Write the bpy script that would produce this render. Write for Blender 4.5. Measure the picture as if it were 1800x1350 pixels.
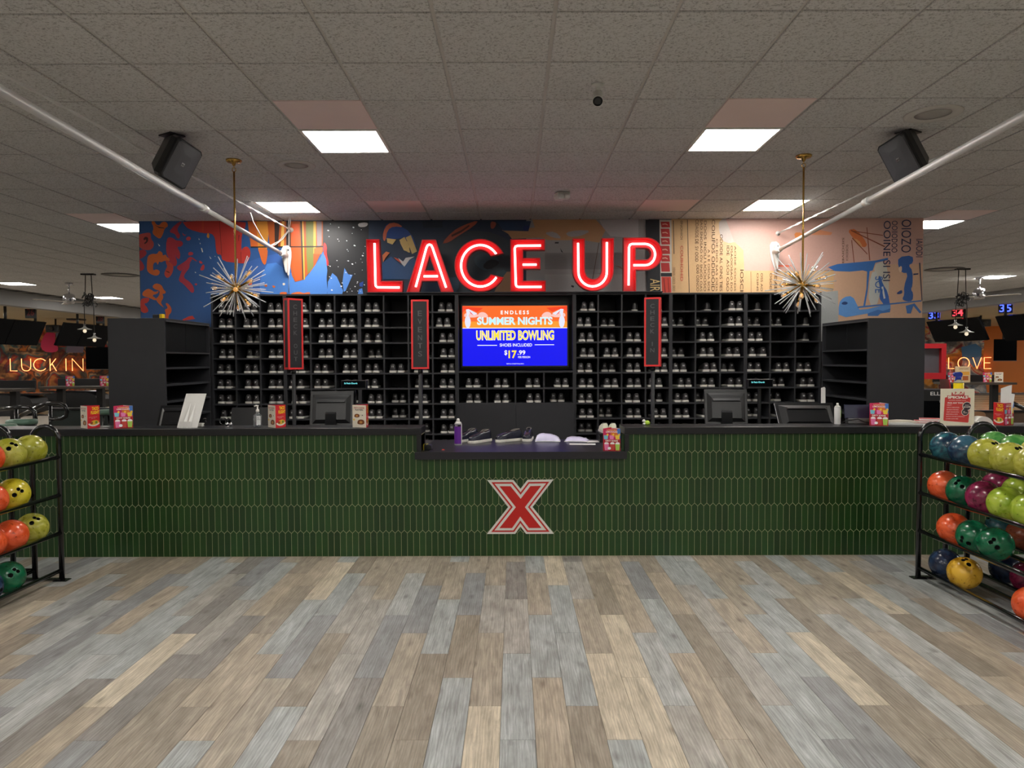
import bpy, bmesh, math, random
from mathutils import Vector, Matrix, Euler, geometry
random.seed(7)
for o in list(bpy.data.objects): bpy.data.objects.remove(o)
SC = bpy.context.scene
COL = SC.collection
PI = math.pi
R = math.radians
# ------------------------------------------------------------------ camera
F = 1275.0
CAMZ = 1.624
cam_d = bpy.data.cameras.new('camera'); cam = bpy.data.objects.new('camera', cam_d); COL.objects.link(cam)
cam_d.sensor_fit = 'HORIZONTAL'; cam_d.sensor_width = 36.0; cam_d.lens = F/1800*36
cam_d.clip_start = .05; cam_d.clip_end = 200
PITCH = math.atan(42/F); YAW = math.atan(3/F); ROLL = R(-.2)
CR = (Matrix.Rotation(YAW, 3, 'Z') @ Matrix.Rotation(PI/2-PITCH, 3, 'X') @ Matrix.Rotation(ROLL, 3, 'Z'))
cam.location = (0, 0, CAMZ); cam.rotation_euler = CR.to_euler()
SC.camera = cam
# ------------------------------------------------------------------ world, exposure
w = bpy.data.worlds.new('world'); SC.world = w; w.use_nodes = True
w.node_tree.nodes['Background'].inputs[0].default_value = (.9, .95, 1, 1)
w.node_tree.nodes['Background'].inputs[1].default_value = .02
SC.view_settings.view_transform = 'Standard'; SC.view_settings.look = 'None'
SC.view_settings.gamma = 1; SC.view_settings.use_curve_mapping = False
SC.view_settings.exposure = 0.38
LAMP = 30.0           # emission strength of the ceiling light panels

def P(px, py, Y):
    "point of the photograph's pixel on the vertical plane at depth Y"
    d = CR @ Vector(((px-900)/F, -(py-675)/F, -1))
    t = Y/d.y
    return Vector((d.x*t, Y, CAMZ+d.z*t))
def PX(px, Y, py=633): return P(px, py, Y).x
def PZ(py, Y, px=900): return P(px, py, Y).z
def PG(px, py, z):
    "point of the pixel on the level plane at height z"
    d = CR @ Vector(((px-900)/F, -(py-675)/F, -1))
    t = (z-CAMZ)/d.z
    return Vector((d.x*t, d.y*t, z))
# ------------------------------------------------------------------ materials
def lin(c):
    c = c/255.0
    return c/12.92 if c <= .04045 else ((c+.055)/1.055)**2.4
def C(r, g, b): return (lin(r), lin(g), lin(b), 1)
MATS = {}
def M(name, col, rough=.5, metal=0., emit=None, es=0., vary=.0, scale=30., bump=0., bscale=200., stretch=None, coat=0., alpha=None, trans=0., ior=1.45):
    if name in MATS: return MATS[name]
    m = bpy.data.materials.new(name); m.use_nodes = True; MATS[name] = m
    nt = m.node_tree; b = nt.nodes['Principled BSDF']
    b.inputs['Roughness'].default_value = rough; b.inputs['Metallic'].default_value = metal
    b.inputs['Coat Weight'].default_value = coat; b.inputs['IOR'].default_value = ior
    b.inputs['Transmission Weight'].default_value = trans
    if vary > 0 or bump > 0:
        tc = nt.nodes.new('ShaderNodeTexCoord'); mp = nt.nodes.new('ShaderNodeMapping')
        nt.links.new(tc.outputs['Object'], mp.inputs[0])
        if stretch: mp.inputs['Scale'].default_value = stretch
    if vary > 0:
        n = nt.nodes.new('ShaderNodeTexNoise'); n.inputs['Scale'].default_value = scale; n.inputs['Detail'].default_value = 4
        nt.links.new(mp.outputs[0], n.inputs['Vector'])
        mx = nt.nodes.new('ShaderNodeMix'); mx.data_type = 'RGBA'
        mx.inputs[6].default_value = tuple(max(0, c*(1-vary)) for c in col[:3])+(1,)
        mx.inputs[7].default_value = tuple(min(1, c*(1+vary)) for c in col[:3])+(1,)
        nt.links.new(n.outputs['Fac'], mx.inputs[0]); nt.links.new(mx.outputs[2], b.inputs['Base Color'])
    else:
        b.inputs['Base Color'].default_value = col
    if bump > 0:
        n2 = nt.nodes.new('ShaderNodeTexNoise'); n2.inputs['Scale'].default_value = bscale; n2.inputs['Detail'].default_value = 3
        nt.links.new(mp.outputs[0], n2.inputs['Vector'])
        bp = nt.nodes.new('ShaderNodeBump'); bp.inputs['Strength'].default_value = bump; bp.inputs['Distance'].default_value = .003
        nt.links.new(n2.outputs['Fac'], bp.inputs['Height']); nt.links.new(bp.outputs[0], b.inputs['Normal'])
    if emit:
        b.inputs['Emission Color'].default_value = emit; b.inputs['Emission Strength'].default_value = es
    return m
def print_mat(r, g, b, rough=.5): return M('print_%d_%d_%d' % (r, g, b), C(r, g, b), rough, vary=.06, scale=60)
def glow(name, r, g, b, s): return M(name, C(r*.1, g*.1, b*.1), .3, emit=C(r, g, b), es=s)

m_bar = M('black_bar_top', C(26, 27, 30), .32, vary=.12, scale=8, bump=.03, bscale=300)
m_black = M('black_laminate', C(50, 51, 55), .45, vary=.12, scale=8, bump=.05, bscale=300)
m_blackin = M('black_board', C(30, 31, 34), .6, vary=.15, scale=8)
m_blackplas = M('black_plastic', C(25, 26, 28), .35, vary=.1, scale=40, bump=.04, bscale=400)
m_blackgloss = M('black_enamel', C(16, 17, 19), .18, coat=.5, vary=.1, scale=30)
m_screen_off = M('dark_screen', C(9, 10, 13), .2, vary=.1, scale=5, ior=1.12)
m_white = M('white_paint', C(225, 225, 220), .4, vary=.05, scale=20)
m_whiteplas = M('white_plastic', C(215, 215, 210), .35, vary=.05, scale=20)
m_paper = M('white_paper', C(235, 235, 232), .7, vary=.04, scale=30)
m_brass = M('brushed_brass', C(200, 160, 85), .22, 1., vary=.1, scale=60)
m_chrome = M('chrome_metal', C(200, 200, 205), .18, 1., vary=.08, scale=50)
m_grey_metal = M('grey_metal', C(120, 120, 122), .4, .8, vary=.1, scale=40)
m_red_paint = M('red_paint', C(205, 40, 42), .4, vary=.08, scale=25)
m_glass = M('clear_glass', C(245, 248, 250), .03, trans=1.0, vary=.02, scale=10, ior=1.45)
# ------------------------------------------------------------------ builders
def link(o, parent=None):
    COL.objects.link(o)
    if parent is not None: o.parent = parent
    return o
def mesh(name, verts, faces, mat, smooth=False):
    me = bpy.data.meshes.new(name); me.from_pydata([tuple(v) for v in verts], [], faces); me.update()
    if mat is not None:
        for m in (mat if isinstance(mat, (list, tuple)) else [mat]): me.materials.append(m)
    if smooth: me.polygons.foreach_set('use_smooth', [True]*len(me.polygons))
    return me
def obj(name, me, parent=None, loc=None, rot=None, kind=None):
    o = bpy.data.objects.new(name, me); link(o, parent)
    if loc is not None: o.location = loc
    if rot is not None: o.rotation_euler = rot
    if kind: o['kind'] = kind
    return o
def tag(o, label, cat, group=None):
    o['label'] = label; o['category'] = cat
    if group: o['group'] = group
    return o
def thing(name, label, cat, loc=(0, 0, 0), rotz=0., group=None, rot=None):
    o = bpy.data.objects.new(name, None); COL.objects.link(o); o.location = loc; o.empty_display_size = .05
    o.rotation_euler = rot if rot else (0, 0, rotz)
    return tag(o, label, cat, group)
def bm_mesh(name, bm, mat, smooth=False):
    me = bpy.data.meshes.new(name); bm.to_mesh(me); bm.free()
    if mat is not None:
        for m in (mat if isinstance(mat, (list, tuple)) else [mat]): me.materials.append(m)
    if smooth: me.polygons.foreach_set('use_smooth', [True]*len(me.polygons))
    return me
def addbox(bm, x0, x1, y0, y1, z0, z1):
    vs = [bm.verts.new(p) for p in ((x0,y0,z0),(x1,y0,z0),(x1,y1,z0),(x0,y1,z0),(x0,y0,z1),(x1,y0,z1),(x1,y1,z1),(x0,y1,z1))]
    for f in ((3,2,1,0),(4,5,6,7),(0,1,5,4),(1,2,6,5),(2,3,7,6),(3,0,4,7)): bm.faces.new([vs[i] for i in f])
def box_mesh(name, x0, x1, y0, y1, z0, z1, mat, bev=0.):
    bm = bmesh.new(); addbox(bm, min(x0,x1), max(x0,x1), min(y0,y1), max(y0,y1), min(z0,z1), max(z0,z1))
    if bev > 0: bmesh.ops.bevel(bm, geom=bm.edges[:], offset=bev, segments=2, affect='EDGES', profile=.6)
    return bm_mesh(name, bm, mat)
def box(name, x0, x1, y0, y1, z0, z1, mat, parent=None, bev=0., kind=None):
    return obj(name, box_mesh(name, x0, x1, y0, y1, z0, z1, mat, bev), parent, kind=kind)
def tube_data(pts, r, seg=10, closed=False, r_end=None):
    pts = [Vector(p) for p in pts]; n = len(pts); V = []; Fc = []
    up = None
    for i, p in enumerate(pts):
        if closed: t = pts[(i+1) % n]-pts[i-1]
        else: t = (pts[min(i+1, n-1)]-pts[max(i-1, 0)])
        t.normalize()
        if up is None:
            up = Vector((0,0,1)) if abs(t.z) < .9 else Vector((1,0,0))
        a = t.cross(up)
        if a.length < 1e-5: a = t.cross(Vector((0,1,.3)))
        a.normalize(); b = t.cross(a).normalized(); up = -b if False else a.cross(t).normalized()
        rr = r if r_end is None else r+(r_end-r)*i/(n-1)
        for k in range(seg):
            q = 2*PI*k/seg
            V.append(p+a*(rr*math.cos(q))+up*(rr*math.sin(q)))
    m = n if closed else n-1
    for i in range(m):
        for k in range(seg):
            i2 = (i+1) % n
            Fc.append((i*seg+k, i*seg+(k+1) % seg, i2*seg+(k+1) % seg, i2*seg+k))
    if not closed:
        Fc.append(tuple(range(seg-1, -1, -1))); Fc.append(tuple((n-1)*seg+k for k in range(seg)))
    return V, Fc
def tube(name, pts, r, mat, parent=None, seg=10, closed=False, r_end=None, loc=None):
    V, Fc = tube_data(pts, r, seg, closed, r_end)
    me = mesh(name, V, Fc, mat)
    for p in me.polygons: p.use_smooth = len(p.vertices) == 4
    return obj(name, me, parent, loc)
def lathe_mesh(name, prof, mat, seg=24, smooth=True, axis='Z'):
    V = []; Fc = []
    for (r, z) in prof:
        for k in range(seg):
            q = 2*PI*k/seg
            p = (r*math.cos(q), r*math.sin(q), z)
            if axis == 'Y': p = (p[0], p[2], p[1])
            V.append(p)
    n = len(prof)
    for i in range(n-1):
        for k in range(seg): Fc.append((i*seg+k, i*seg+(k+1) % seg, (i+1)*seg+(k+1) % seg, (i+1)*seg+k))
    if prof[0][0] > 1e-5: Fc.append(tuple(range(seg-1, -1, -1)))
    if prof[-1][0] > 1e-5: Fc.append(tuple((n-1)*seg+k for k in range(seg)))
    me = mesh(name, V, Fc, mat)
    if smooth:
        for p in me.polygons: p.use_smooth = len(p.vertices) == 4
    return me
def lathe(name, prof, mat, parent=None, loc=None, rot=None, seg=24, axis='Z'):
    return obj(name, lathe_mesh(name, prof, mat, seg, True, axis), parent, loc, rot)
def flat_mesh(name, pts, y, mat):
    "a flat print facing -Y, from (x, z) points"
    bm = bmesh.new(); vs = [bm.verts.new((p[0], y, p[1])) for p in pts]
    f = bm.faces.new(vs); f.normal_update()
    if f.normal.y > 0: f.normal_flip()
    bmesh.ops.triangulate(bm, faces=[f])
    return bm_mesh(name, bm, mat)
def flat(name, pts, y, mat, parent=None): return obj(name, flat_mesh(name, pts, y, mat), parent)
def rect(name, x0, x1, z0, z1, y, mat, parent=None): return flat(name, [(x0,z0),(x1,z0),(x1,z1),(x0,z1)], y, mat, parent)
def slab(name, pts, y0, y1, mat, parent=None, bev=0., loc=None):
    "prism of an (x, z) outline between two depths"
    bm = bmesh.new(); a = [bm.verts.new((p[0], y0, p[1])) for p in pts]; b = [bm.verts.new((p[0], y1, p[1])) for p in pts]
    n = len(pts); f1 = bm.faces.new(a); f2 = bm.faces.new(b[::-1])
    for i in range(n): bm.faces.new([a[i], b[i], b[(i+1) % n], a[(i+1) % n]])
    bmesh.ops.recalc_face_normals(bm, faces=bm.faces[:])
    if bev > 0: bmesh.ops.bevel(bm, geom=bm.edges[:], offset=bev, segments=1, affect='EDGES')
    return obj(name, bm_mesh(name, bm, mat), parent, loc)
def chaikin(pts, it=2):
    for _ in range(it):
        q = []
        for i in range(len(pts)):
            a = pts[i]; b = pts[(i+1) % len(pts)]
            q.append((a[0]*.75+b[0]*.25, a[1]*.75+b[1]*.25)); q.append((a[0]*.25+b[0]*.75, a[1]*.25+b[1]*.75))
        pts = q
    return pts
DG = None
def text_mesh(body, bold=0.):
    cu = bpy.data.curves.new('lettering', 'FONT'); cu.body = body; cu.offset = bold; cu.resolution_u = 3; cu.fill_mode = 'FRONT' if False else 'BOTH'
    cu.space_character = 1.0; cu.space_line = .9
    o = bpy.data.objects.new('tmp_text', cu); COL.objects.link(o)
    dg = bpy.context.evaluated_depsgraph_get(); dg.update()
    me = bpy.data.meshes.new_from_object(o.evaluated_get(dg))
    bpy.data.objects.remove(o); bpy.data.curves.remove(cu)
    return me
def text_rect(name, body, x0, x1, z0, z1, y, mat, parent=None, bold=.012, turn=0, thick=0.):
    "lettering fitted to a rectangle of the plane y, facing -Y; turn=1 reads downwards, -1 upwards"
    me = text_mesh(body, bold)
    co = [v.co.copy() for v in me.vertices]
    if turn: co = [Vector((c.y, -c.x, 0)) if turn > 0 else Vector((-c.y, c.x, 0)) for c in co]
    ax = min(c.x for c in co); bx = max(c.x for c in co); ay = min(c.y for c in co); by = max(c.y for c in co)
    for v, c in zip(me.vertices, co):
        v.co = (x0+(c.x-ax)/(bx-ax)*(x1-x0), y, z0+(c.y-ay)/(by-ay)*(z1-z0))
    me.materials.clear(); me.materials.append(mat); me.name = name
    if thick > 0:
        bm = bmesh.new(); bm.from_mesh(me)
        r = bmesh.ops.extrude_face_region(bm, geom=bm.faces[:])
        for v in r['geom']:
            if isinstance(v, bmesh.types.BMVert): v.co.y -= thick
        bm.to_mesh(me); bm.free()
    return obj(name, me, parent)
def text_px(name, body, x0, y0, x1, y1, Y, mat, parent=None, bold=.012, turn=0):
    a = P(x0, y1, Y); b = P(x1, y0, Y); l = parent.location if parent else Vector((0,0,0))
    return text_rect(name, body, a.x-l.x, b.x-l.x, a.z-l.z, b.z-l.z, Y-l.y, mat, parent, bold, turn)
ORD = ['first','second','third','fourth','fifth','sixth','seventh','eighth','ninth','tenth','eleventh','twelfth']
# ================================================================== the setting
CEIL = 3.363; T = .61
GX0, GY0 = -.398, 3.677           # ceiling grid lines
YW = 9.02                          # mural wall
YC = 5.97                          # counter front
XB = 12.5                          # beams over the foul lines
YF = 32.0                          # far wall
def carpet(): return M('grey_carpet', C(135, 128, 118), .9, vary=.3, scale=40, bump=.3, bscale=200)
def S(o): o['kind'] = 'structure'; return o
floor = S(box('floor', -36, 36, -9, YF, -.03, -.006, carpet()))
# --- floor planks
def plank_mat():
    m = bpy.data.materials.new('weathered_plank'); m.use_nodes = True; nt = m.node_tree; b = nt.nodes['Principled BSDF']
    N = nt.nodes.new; L = nt.links.new
    oi = N('ShaderNodeObjectInfo'); geo = N('ShaderNodeNewGeometry')
    ad = N('ShaderNodeMath'); ad.operation = 'ADD'; L(oi.outputs['Random'], ad.inputs[0]); L(geo.outputs['Random Per Island'], ad.inputs[1])
    fr = N('ShaderNodeMath'); fr.operation = 'FRACT'; L(ad.outputs[0], fr.inputs[0])
    cr = N('ShaderNodeValToRGB'); cr.color_ramp.interpolation = 'CONSTANT'
    cols = [(0, (164,168,167)), (.17, (166,156,141)), (.31, (148,138,124)), (.42, (172,174,172)), (.53, (142,143,144)), (.61, (172,160,143)), (.73, (154,144,130)), (.83, (196,185,165)), (.88, (164,160,153)), (.95, (138,134,130))]
    e = cr.color_ramp.elements
    while len(e) < len(cols): e.new(.5)
    for i, (p, c) in enumerate(cols): e[i].position = p; e[i].color = C(*c)
    L(fr.outputs[0], cr.inputs[0])
    tc = N('ShaderNodeTexCoord'); mp = N('ShaderNodeMapping'); L(tc.outputs['Object'], mp.inputs[0])
    mp.inputs['Scale'].default_value = (42, 3.2, 1)
    cb = N('ShaderNodeCombineXYZ'); mu = N('ShaderNodeMath'); mu.operation = 'MULTIPLY'; mu.inputs[1].default_value = 91; L(fr.outputs[0], mu.inputs[0])
    L(mu.outputs[0], cb.inputs[0]); L(mu.outputs[0], cb.inputs[1]); L(cb.outputs[0], mp.inputs['Location'])
    n = N('ShaderNodeTexNoise'); n.inputs['Scale'].default_value = 1; n.inputs['Detail'].default_value = 7; n.inputs['Roughness'].default_value = .65; n.inputs['Distortion'].default_value = 1.2
    L(mp.outputs[0], n.inputs['Vector'])
    r2 = N('ShaderNodeValToRGB'); r2.color_ramp.elements[0].position = .3; r2.color_ramp.elements[0].color = (.66,.65,.64,1); r2.color_ramp.elements[1].position = .64; r2.color_ramp.elements[1].color = (1.14,1.14,1.14,1)
    L(n.outputs['Fac'], r2.inputs[0])
    mx = N('ShaderNodeMix'); mx.data_type = 'RGBA'; mx.blend_type = 'MULTIPLY'; mx.inputs[0].default_value = 1
    L(cr.outputs[0], mx.inputs[6]); L(r2.outputs[0], mx.inputs[7])
    # ring-like grain
    mp2 = N('ShaderNodeMapping'); L(tc.outputs['Object'], mp2.inputs[0]); mp2.inputs['Scale'].default_value = (10, 1.1, 1); L(cb.outputs[0], mp2.inputs['Location'])
    wv = N('ShaderNodeTexWave'); wv.inputs['Scale'].default_value = 2.2; wv.inputs['Distortion'].default_value = 9; wv.inputs['Detail'].default_value = 3; wv.inputs['Detail Scale'].default_value = 1.2
    L(mp2.outputs[0], wv.inputs['Vector'])
    r3 = N('ShaderNodeValToRGB'); r3.color_ramp.elements[0].color = (.86,.86,.86,1); r3.color_ramp.elements[1].color = (1.06,1.06,1.06,1); L(wv.outputs['Fac'], r3.inputs[0])
    mx2 = N('ShaderNodeMix'); mx2.data_type = 'RGBA'; mx2.blend_type = 'MULTIPLY'; mx2.inputs[0].default_value = 1
    L(mx.outputs[2], mx2.inputs[6]); L(r3.outputs[0], mx2.inputs[7])
    # knots
    mp3 = N('ShaderNodeMapping'); L(tc.outputs['Object'], mp3.inputs[0]); mp3.inputs['Scale'].default_value = (8, 3.4, 1); L(cb.outputs[0], mp3.inputs['Location'])
    vo = N('ShaderNodeTexVoronoi'); vo.inputs['Scale'].default_value = 1; L(mp3.outputs[0], vo.inputs['Vector'])
    r4 = N('ShaderNodeValToRGB'); r4.color_ramp.elements[0].color = (.48,.46,.44,1); r4.color_ramp.elements[1].position = .2; r4.color_ramp.elements[1].color = (1,1,1,1); L(vo.outputs['Distance'], r4.inputs[0])
    mx3 = N('ShaderNodeMix'); mx3.data_type = 'RGBA'; mx3.blend_type = 'MULTIPLY'; mx3.inputs[0].default_value = 1
    L(mx2.outputs[2], mx3.inputs[6]); L(r4.outputs[0], mx3.inputs[7])
    # broad blotches
    mp5 = N('ShaderNodeMapping'); L(tc.outputs['Object'], mp5.inputs[0]); mp5.inputs['Scale'].default_value = (14, 5, 1); L(cb.outputs[0], mp5.inputs['Location'])
    n5 = N('ShaderNodeTexNoise'); n5.inputs['Scale'].default_value = 1; n5.inputs['Detail'].default_value = 4; L(mp5.outputs[0], n5.inputs['Vector'])
    r5 = N('ShaderNodeValToRGB'); r5.color_ramp.elements[0].position = .32; r5.color_ramp.elements[0].color = (.80,.79,.77,1); r5.color_ramp.elements[1].position = .66; r5.color_ramp.elements[1].color = (1.12,1.12,1.12,1); L(n5.outputs['Fac'], r5.inputs[0])
    mx5 = N('ShaderNodeMix'); mx5.data_type = 'RGBA'; mx5.blend_type = 'MULTIPLY'; mx5.inputs[0].default_value = 1; L(mx3.outputs[2], mx5.inputs[6]); L(r5.outputs[0], mx5.inputs[7]); L(mx5.outputs[2], b.inputs['Base Color'])
    b.inputs['Roughness'].default_value = .48
    bp = N('ShaderNodeBump'); bp.inputs['Strength'].default_value = .12; bp.inputs['Distance'].default_value = .002; L(n.outputs['Fac'], bp.inputs['Height']); L(bp.outputs[0], b.inputs['Normal'])
    return m
m_plank = plank_mat()
PW, PL = .1524, .914
def plank_bm(bm, cx, cy, w2, l2):
    g = .0006; bv = .0012
    b0 = [bm.verts.new((cx+sx*(w2-g), cy+sy*(l2-g), -.006)) for sx, sy in ((-1,-1),(1,-1),(1,1),(-1,1))]
    m0 = [bm.verts.new((cx+sx*(w2-g), cy+sy*(l2-g), -bv)) for sx, sy in ((-1,-1),(1,-1),(1,1),(-1,1))]
    t0 = [bm.verts.new((cx+sx*(w2-g-bv), cy+sy*(l2-g-bv), 0)) for sx, sy in ((-1,-1),(1,-1),(1,1),(-1,1))]
    bm.faces.new(t0)
    for i in range(4):
        j = (i+1) % 4
        bm.faces.new([b0[i], b0[j], m0[j], m0[i]]); bm.faces.new([m0[i], m0[j], t0[j], t0[i]])
pm_cache = {}
rest = bmesh.new(); n_pl = 0; cand = []
for c in range(-82, 82):
    x = .241+PW*c+PW/2
    ph = (-c) % 3
    for k in range(-16, 12):
        y1 = 4.27+PL*k+.305*ph; y0 = y1-PL
        if y1 < -8 or y0 > YC: continue
        y1 = min(y1, YC+.01)
        if y1-y0 < .02: continue
        seen = y1 > 2.75 and abs(x) < max(1.0, y1*.706+.25)
        cand.append((seen, x, y0, y1))
inview = sorted([c for c in cand if c[0]], key=lambda c: -(c[3]-c[2])/max(c[2], 2.5)**2)
for i, (s, x, y0, y1) in enumerate(inview[:300]):
    L = round(y1-y0, 3)
    if L not in pm_cache:
        bm = bmesh.new(); plank_bm(bm, 0, 0, PW/2, L/2); pm_cache[L] = bm_mesh('plank', bm, m_plank)
    obj('plank', pm_cache[L], floor, (x, (y0+y1)/2, 0))
for (s, x, y0, y1) in inview[300:]+[c for c in cand if not c[0]]: plank_bm(rest, x, (y0+y1)/2, PW/2, (y1-y0)/2)
obj('plank_field', bm_mesh('plank_field', rest, m_plank), floor, kind='stuff')
# --- ceiling: slab, grid, tiles
def acoustic():
    m = bpy.data.materials.new('acoustic_tile'); m.use_nodes = True; nt = m.node_tree; b = nt.nodes['Principled BSDF']; N = nt.nodes.new; L = nt.links.new
    tc = N('ShaderNodeTexCoord'); n = N('ShaderNodeTexNoise'); n.inputs['Scale'].default_value = 75; n.inputs['Detail'].default_value = 5; n.inputs['Roughness'].default_value = .7; L(tc.outputs['Object'], n.inputs['Vector'])
    r = N('ShaderNodeValToRGB'); r.color_ramp.elements[0].position = .36; r.color_ramp.elements[0].color = C(146,144,142); r.color_ramp.elements[1].position = .5; r.color_ramp.elements[1].color = C(204,203,202); L(n.outputs['Fac'], r.inputs[0]); L(r.outputs[0], b.inputs['Base Color'])
    b.inputs['Roughness'].default_value = .9
    bp = N('ShaderNodeBump'); bp.inputs['Strength'].default_value = .5; bp.inputs['Distance'].default_value = .003; L(n.outputs['Fac'], bp.inputs['Height']); L(bp.outputs[0], b.inputs['Normal']); return m
m_tile = acoustic()
m_grid = M('ceiling_grid', C(195, 191, 186), .6, vary=.05)
m_plenum = M('plenum', C(60, 58, 56), .9, vary=.05)
ceiling = S(box('ceiling', -XB, XB, -9, YF, CEIL+.02, CEIL+.12, m_plenum))
m_pink = M('pale_pink_panel', C(232, 210, 206), .55, vary=.03, scale=6)
lit = M('light_diffuser', C(255, 252, 246), .5, emit=C(255, 250, 243), es=LAMP)
def cell(px, py):
    p = PG(px, py, CEIL); return (math.floor((p.x-GX0)/T), math.floor((p.y-GY0)/T))
lights = [cell(608,248), cell(1292,246), cell(507,365), cell(1366,358), cell(200,401), cell(1655,391)]
pinks = [cell(575,205), cell(1345,200), cell(697,364), cell(1178,360), cell(172,385), cell(1700,374)]
lights += [(-18,20), (-18,26), (17,19), (16,24)]
# unseen panels added behind and beside the camera to brighten floor and ceiling
hidden = [(i, j) for j in (-3, -8, -13, -18) for i in (-13, -8, -3, 3, 8, 13)] + [(-19, 6), (-19, 11), (-19, 16), (18, 6), (18, 11), (18, 16), (-15, 3), (15, 3), (-15, 8), (15, 8)]
hidden += [(i, j) for j in (13, 17, 21, 25, 30, 36, 42) for i in (-17, -12, -6, 0, 6, 12, 17) if abs(GX0+(i+.5)*T) < .5*(GY0+j*T)]  # more panels added out of sight behind the mural, brightening the far hall
lights += hidden
bm = bmesh.new()
for i in range(-20, 22):
    x = GX0+i*T
    if abs(x) < XB: addbox(bm, x-.012, x+.012, -9, YF, CEIL+.004, CEIL+.02)
for j in range(-21, 48):
    y = GY0+j*T
    if y < YF: addbox(bm, -XB, XB, y-.012, y+.012, CEIL+.012, CEIL+.02)
obj('grid_bar_frame', bm_mesh('grid_bar_frame', bm, m_grid), ceiling, kind='stuff')
def tile_bm(bm, cx, cy, z=CEIL):
    h = T/2-.0105; bv = .005
    a = [bm.verts.new((cx+sx*h, cy+sy*h, z+.012)) for sx, sy in ((-1,-1),(1,-1),(1,1),(-1,1))]
    b = [bm.verts.new((cx+sx*h, cy+sy*h, z-.004)) for sx, sy in ((-1,-1),(1,-1),(1,1),(-1,1))]
    c = [bm.verts.new((cx+sx*(h-bv), cy+sy*(h-bv), z-.007)) for sx, sy in ((-1,-1),(1,-1),(1,1),(-1,1))]
    bm.faces.new(c[::-1])
    for i in range(4):
        j = (i+1) % 4
        bm.faces.new([a[j], a[i], b[i], b[j]]); bm.faces.new([b[j], b[i], c[i], c[j]])
bm = bmesh.new(); tile_bm(bm, 0, 0, 0); tile_me = bm_mesh('ceiling_tile', bm, m_tile)
tiles = []
for i in range(-20, 21):
    for j in range(-21, 47):
        if (i, j) in lights or (i, j) in pinks: continue
        x = GX0+(i+.5)*T; y = GY0+(j+.5)*T
        if abs(x) > XB-.3 or y > YF-.3: continue
        hid = y > YW-.2 and abs(x) < 5.0*y/YW
        seen = y > 3.3 and abs(x)-.3 < y*.706 and not hid
        tiles.append((not seen, y*y, x, y))
tiles.sort(); rest = bmesh.new()
for k, (ns, d, x, y) in enumerate(tiles):
    if not ns and k < 296: obj('ceiling_tile', tile_me, ceiling, (x, y, CEIL))
    else: tile_bm(rest, x, y)
obj('ceiling_tile_field', bm_mesh('ceiling_tile_field', rest, m_tile), ceiling, kind='stuff')
pink_me = box_mesh('smooth_panel', -T/2+.01, T/2-.01, -T/2+.01, T/2-.01, -.004, .012, m_pink, .002)
for (i, j) in pinks: obj('smooth_panel', pink_me, ceiling, (GX0+(i+.5)*T, GY0+(j+.5)*T, CEIL))
fr_bm = bmesh.new(); h = T/2-.006
for (x0,x1,y0,y1) in ((-h,h,-h,-h+.022),(-h,h,h-.022,h),(-h,-h+.022,-h+.022,h-.022),(h-.022,h,-h+.022,h-.022)): addbox(fr_bm, x0,x1,y0,y1,-.008,.012)
lf_me = bm_mesh('frame', fr_bm, m_white)
ld_me = box_mesh('diffuser', -h+.02, h-.02, -h+.02, h-.02, -.004, .01, lit, 0)
LNAME = ['left of the LACE UP sign, nearest the camera', 'right of the LACE UP sign, nearest the camera', 'just before the mural, left side', 'just before the mural, right side', 'beside the left end of the mural wall', 'beside the right end of the mural wall', 'at the far left picture edge', 'far left behind the fan', 'far right behind the pendant', 'at the far right picture edge']
for k, (i, j) in enumerate(lights):
    t = thing('ceiling_light', 'square lit ceiling panel ' + LNAME[k] if k < 10 else 'square ceiling light panel of the hall outside the picture', 'light', (GX0+(i+.5)*T, GY0+(j+.5)*T, CEIL), 0, 'lit ceiling panels' if k < 10 else 'ceiling panels outside the picture')
    obj('frame', lf_me, t); obj('diffuser', ld_me, t)
# unseen lamps added over the lanes to brighten their ceiling and the far mural
for s in (-1, 1):
    for x, y in [(26, 10), (26, 16), (26, 22), (26, 28), (20.5, 12), (20.5, 18), (20.5, 23), (16, 10), (16, 15), (16, 19.5), (32, 14), (32, 20), (32, 26)]:
        t = thing('lane_lamp', 'flat ceiling lamp over the lanes outside the picture', 'light', (s*x, y, 3.04), 0, 'lane lamps outside the picture'); box('frame', -.62, .62, -.32, .32, -.02, 0, m_white, t); box('diffuser', -.6, .6, -.3, .3, -.024, -.02, lit, t)
# --- walls
m_wall = M('grey_wall', C(120, 116, 112), .8, vary=.06, scale=3)
m_beam = M('beam_paint', C(150, 150, 150), .6, vary=.05, scale=3)
m_lowceil = M('low_ceiling', C(196, 180, 150), .85, vary=.1, scale=1.5)
S(box('wall_front', -36, 36, -9.2, -9, 0, 3.5, m_wall))
S(box('wall_left', -36.2, -36, -9, YF, 0, 3.5, m_wall)); S(box('wall_right', 36, 36.2, -9, YF, 0, 3.5, m_wall))
for s, nm in ((-1, 'left'), (1, 'right')):
    S(box('trim_'+('1' if s < 0 else '2'), s*XB, s*(XB+.3), -9, YF, 3.03, CEIL+.12, m_beam))
    S(box('ceiling_'+nm, s*(XB+.3), s*36, -9, YF, 3.04, 3.15, m_lowceil))
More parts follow.
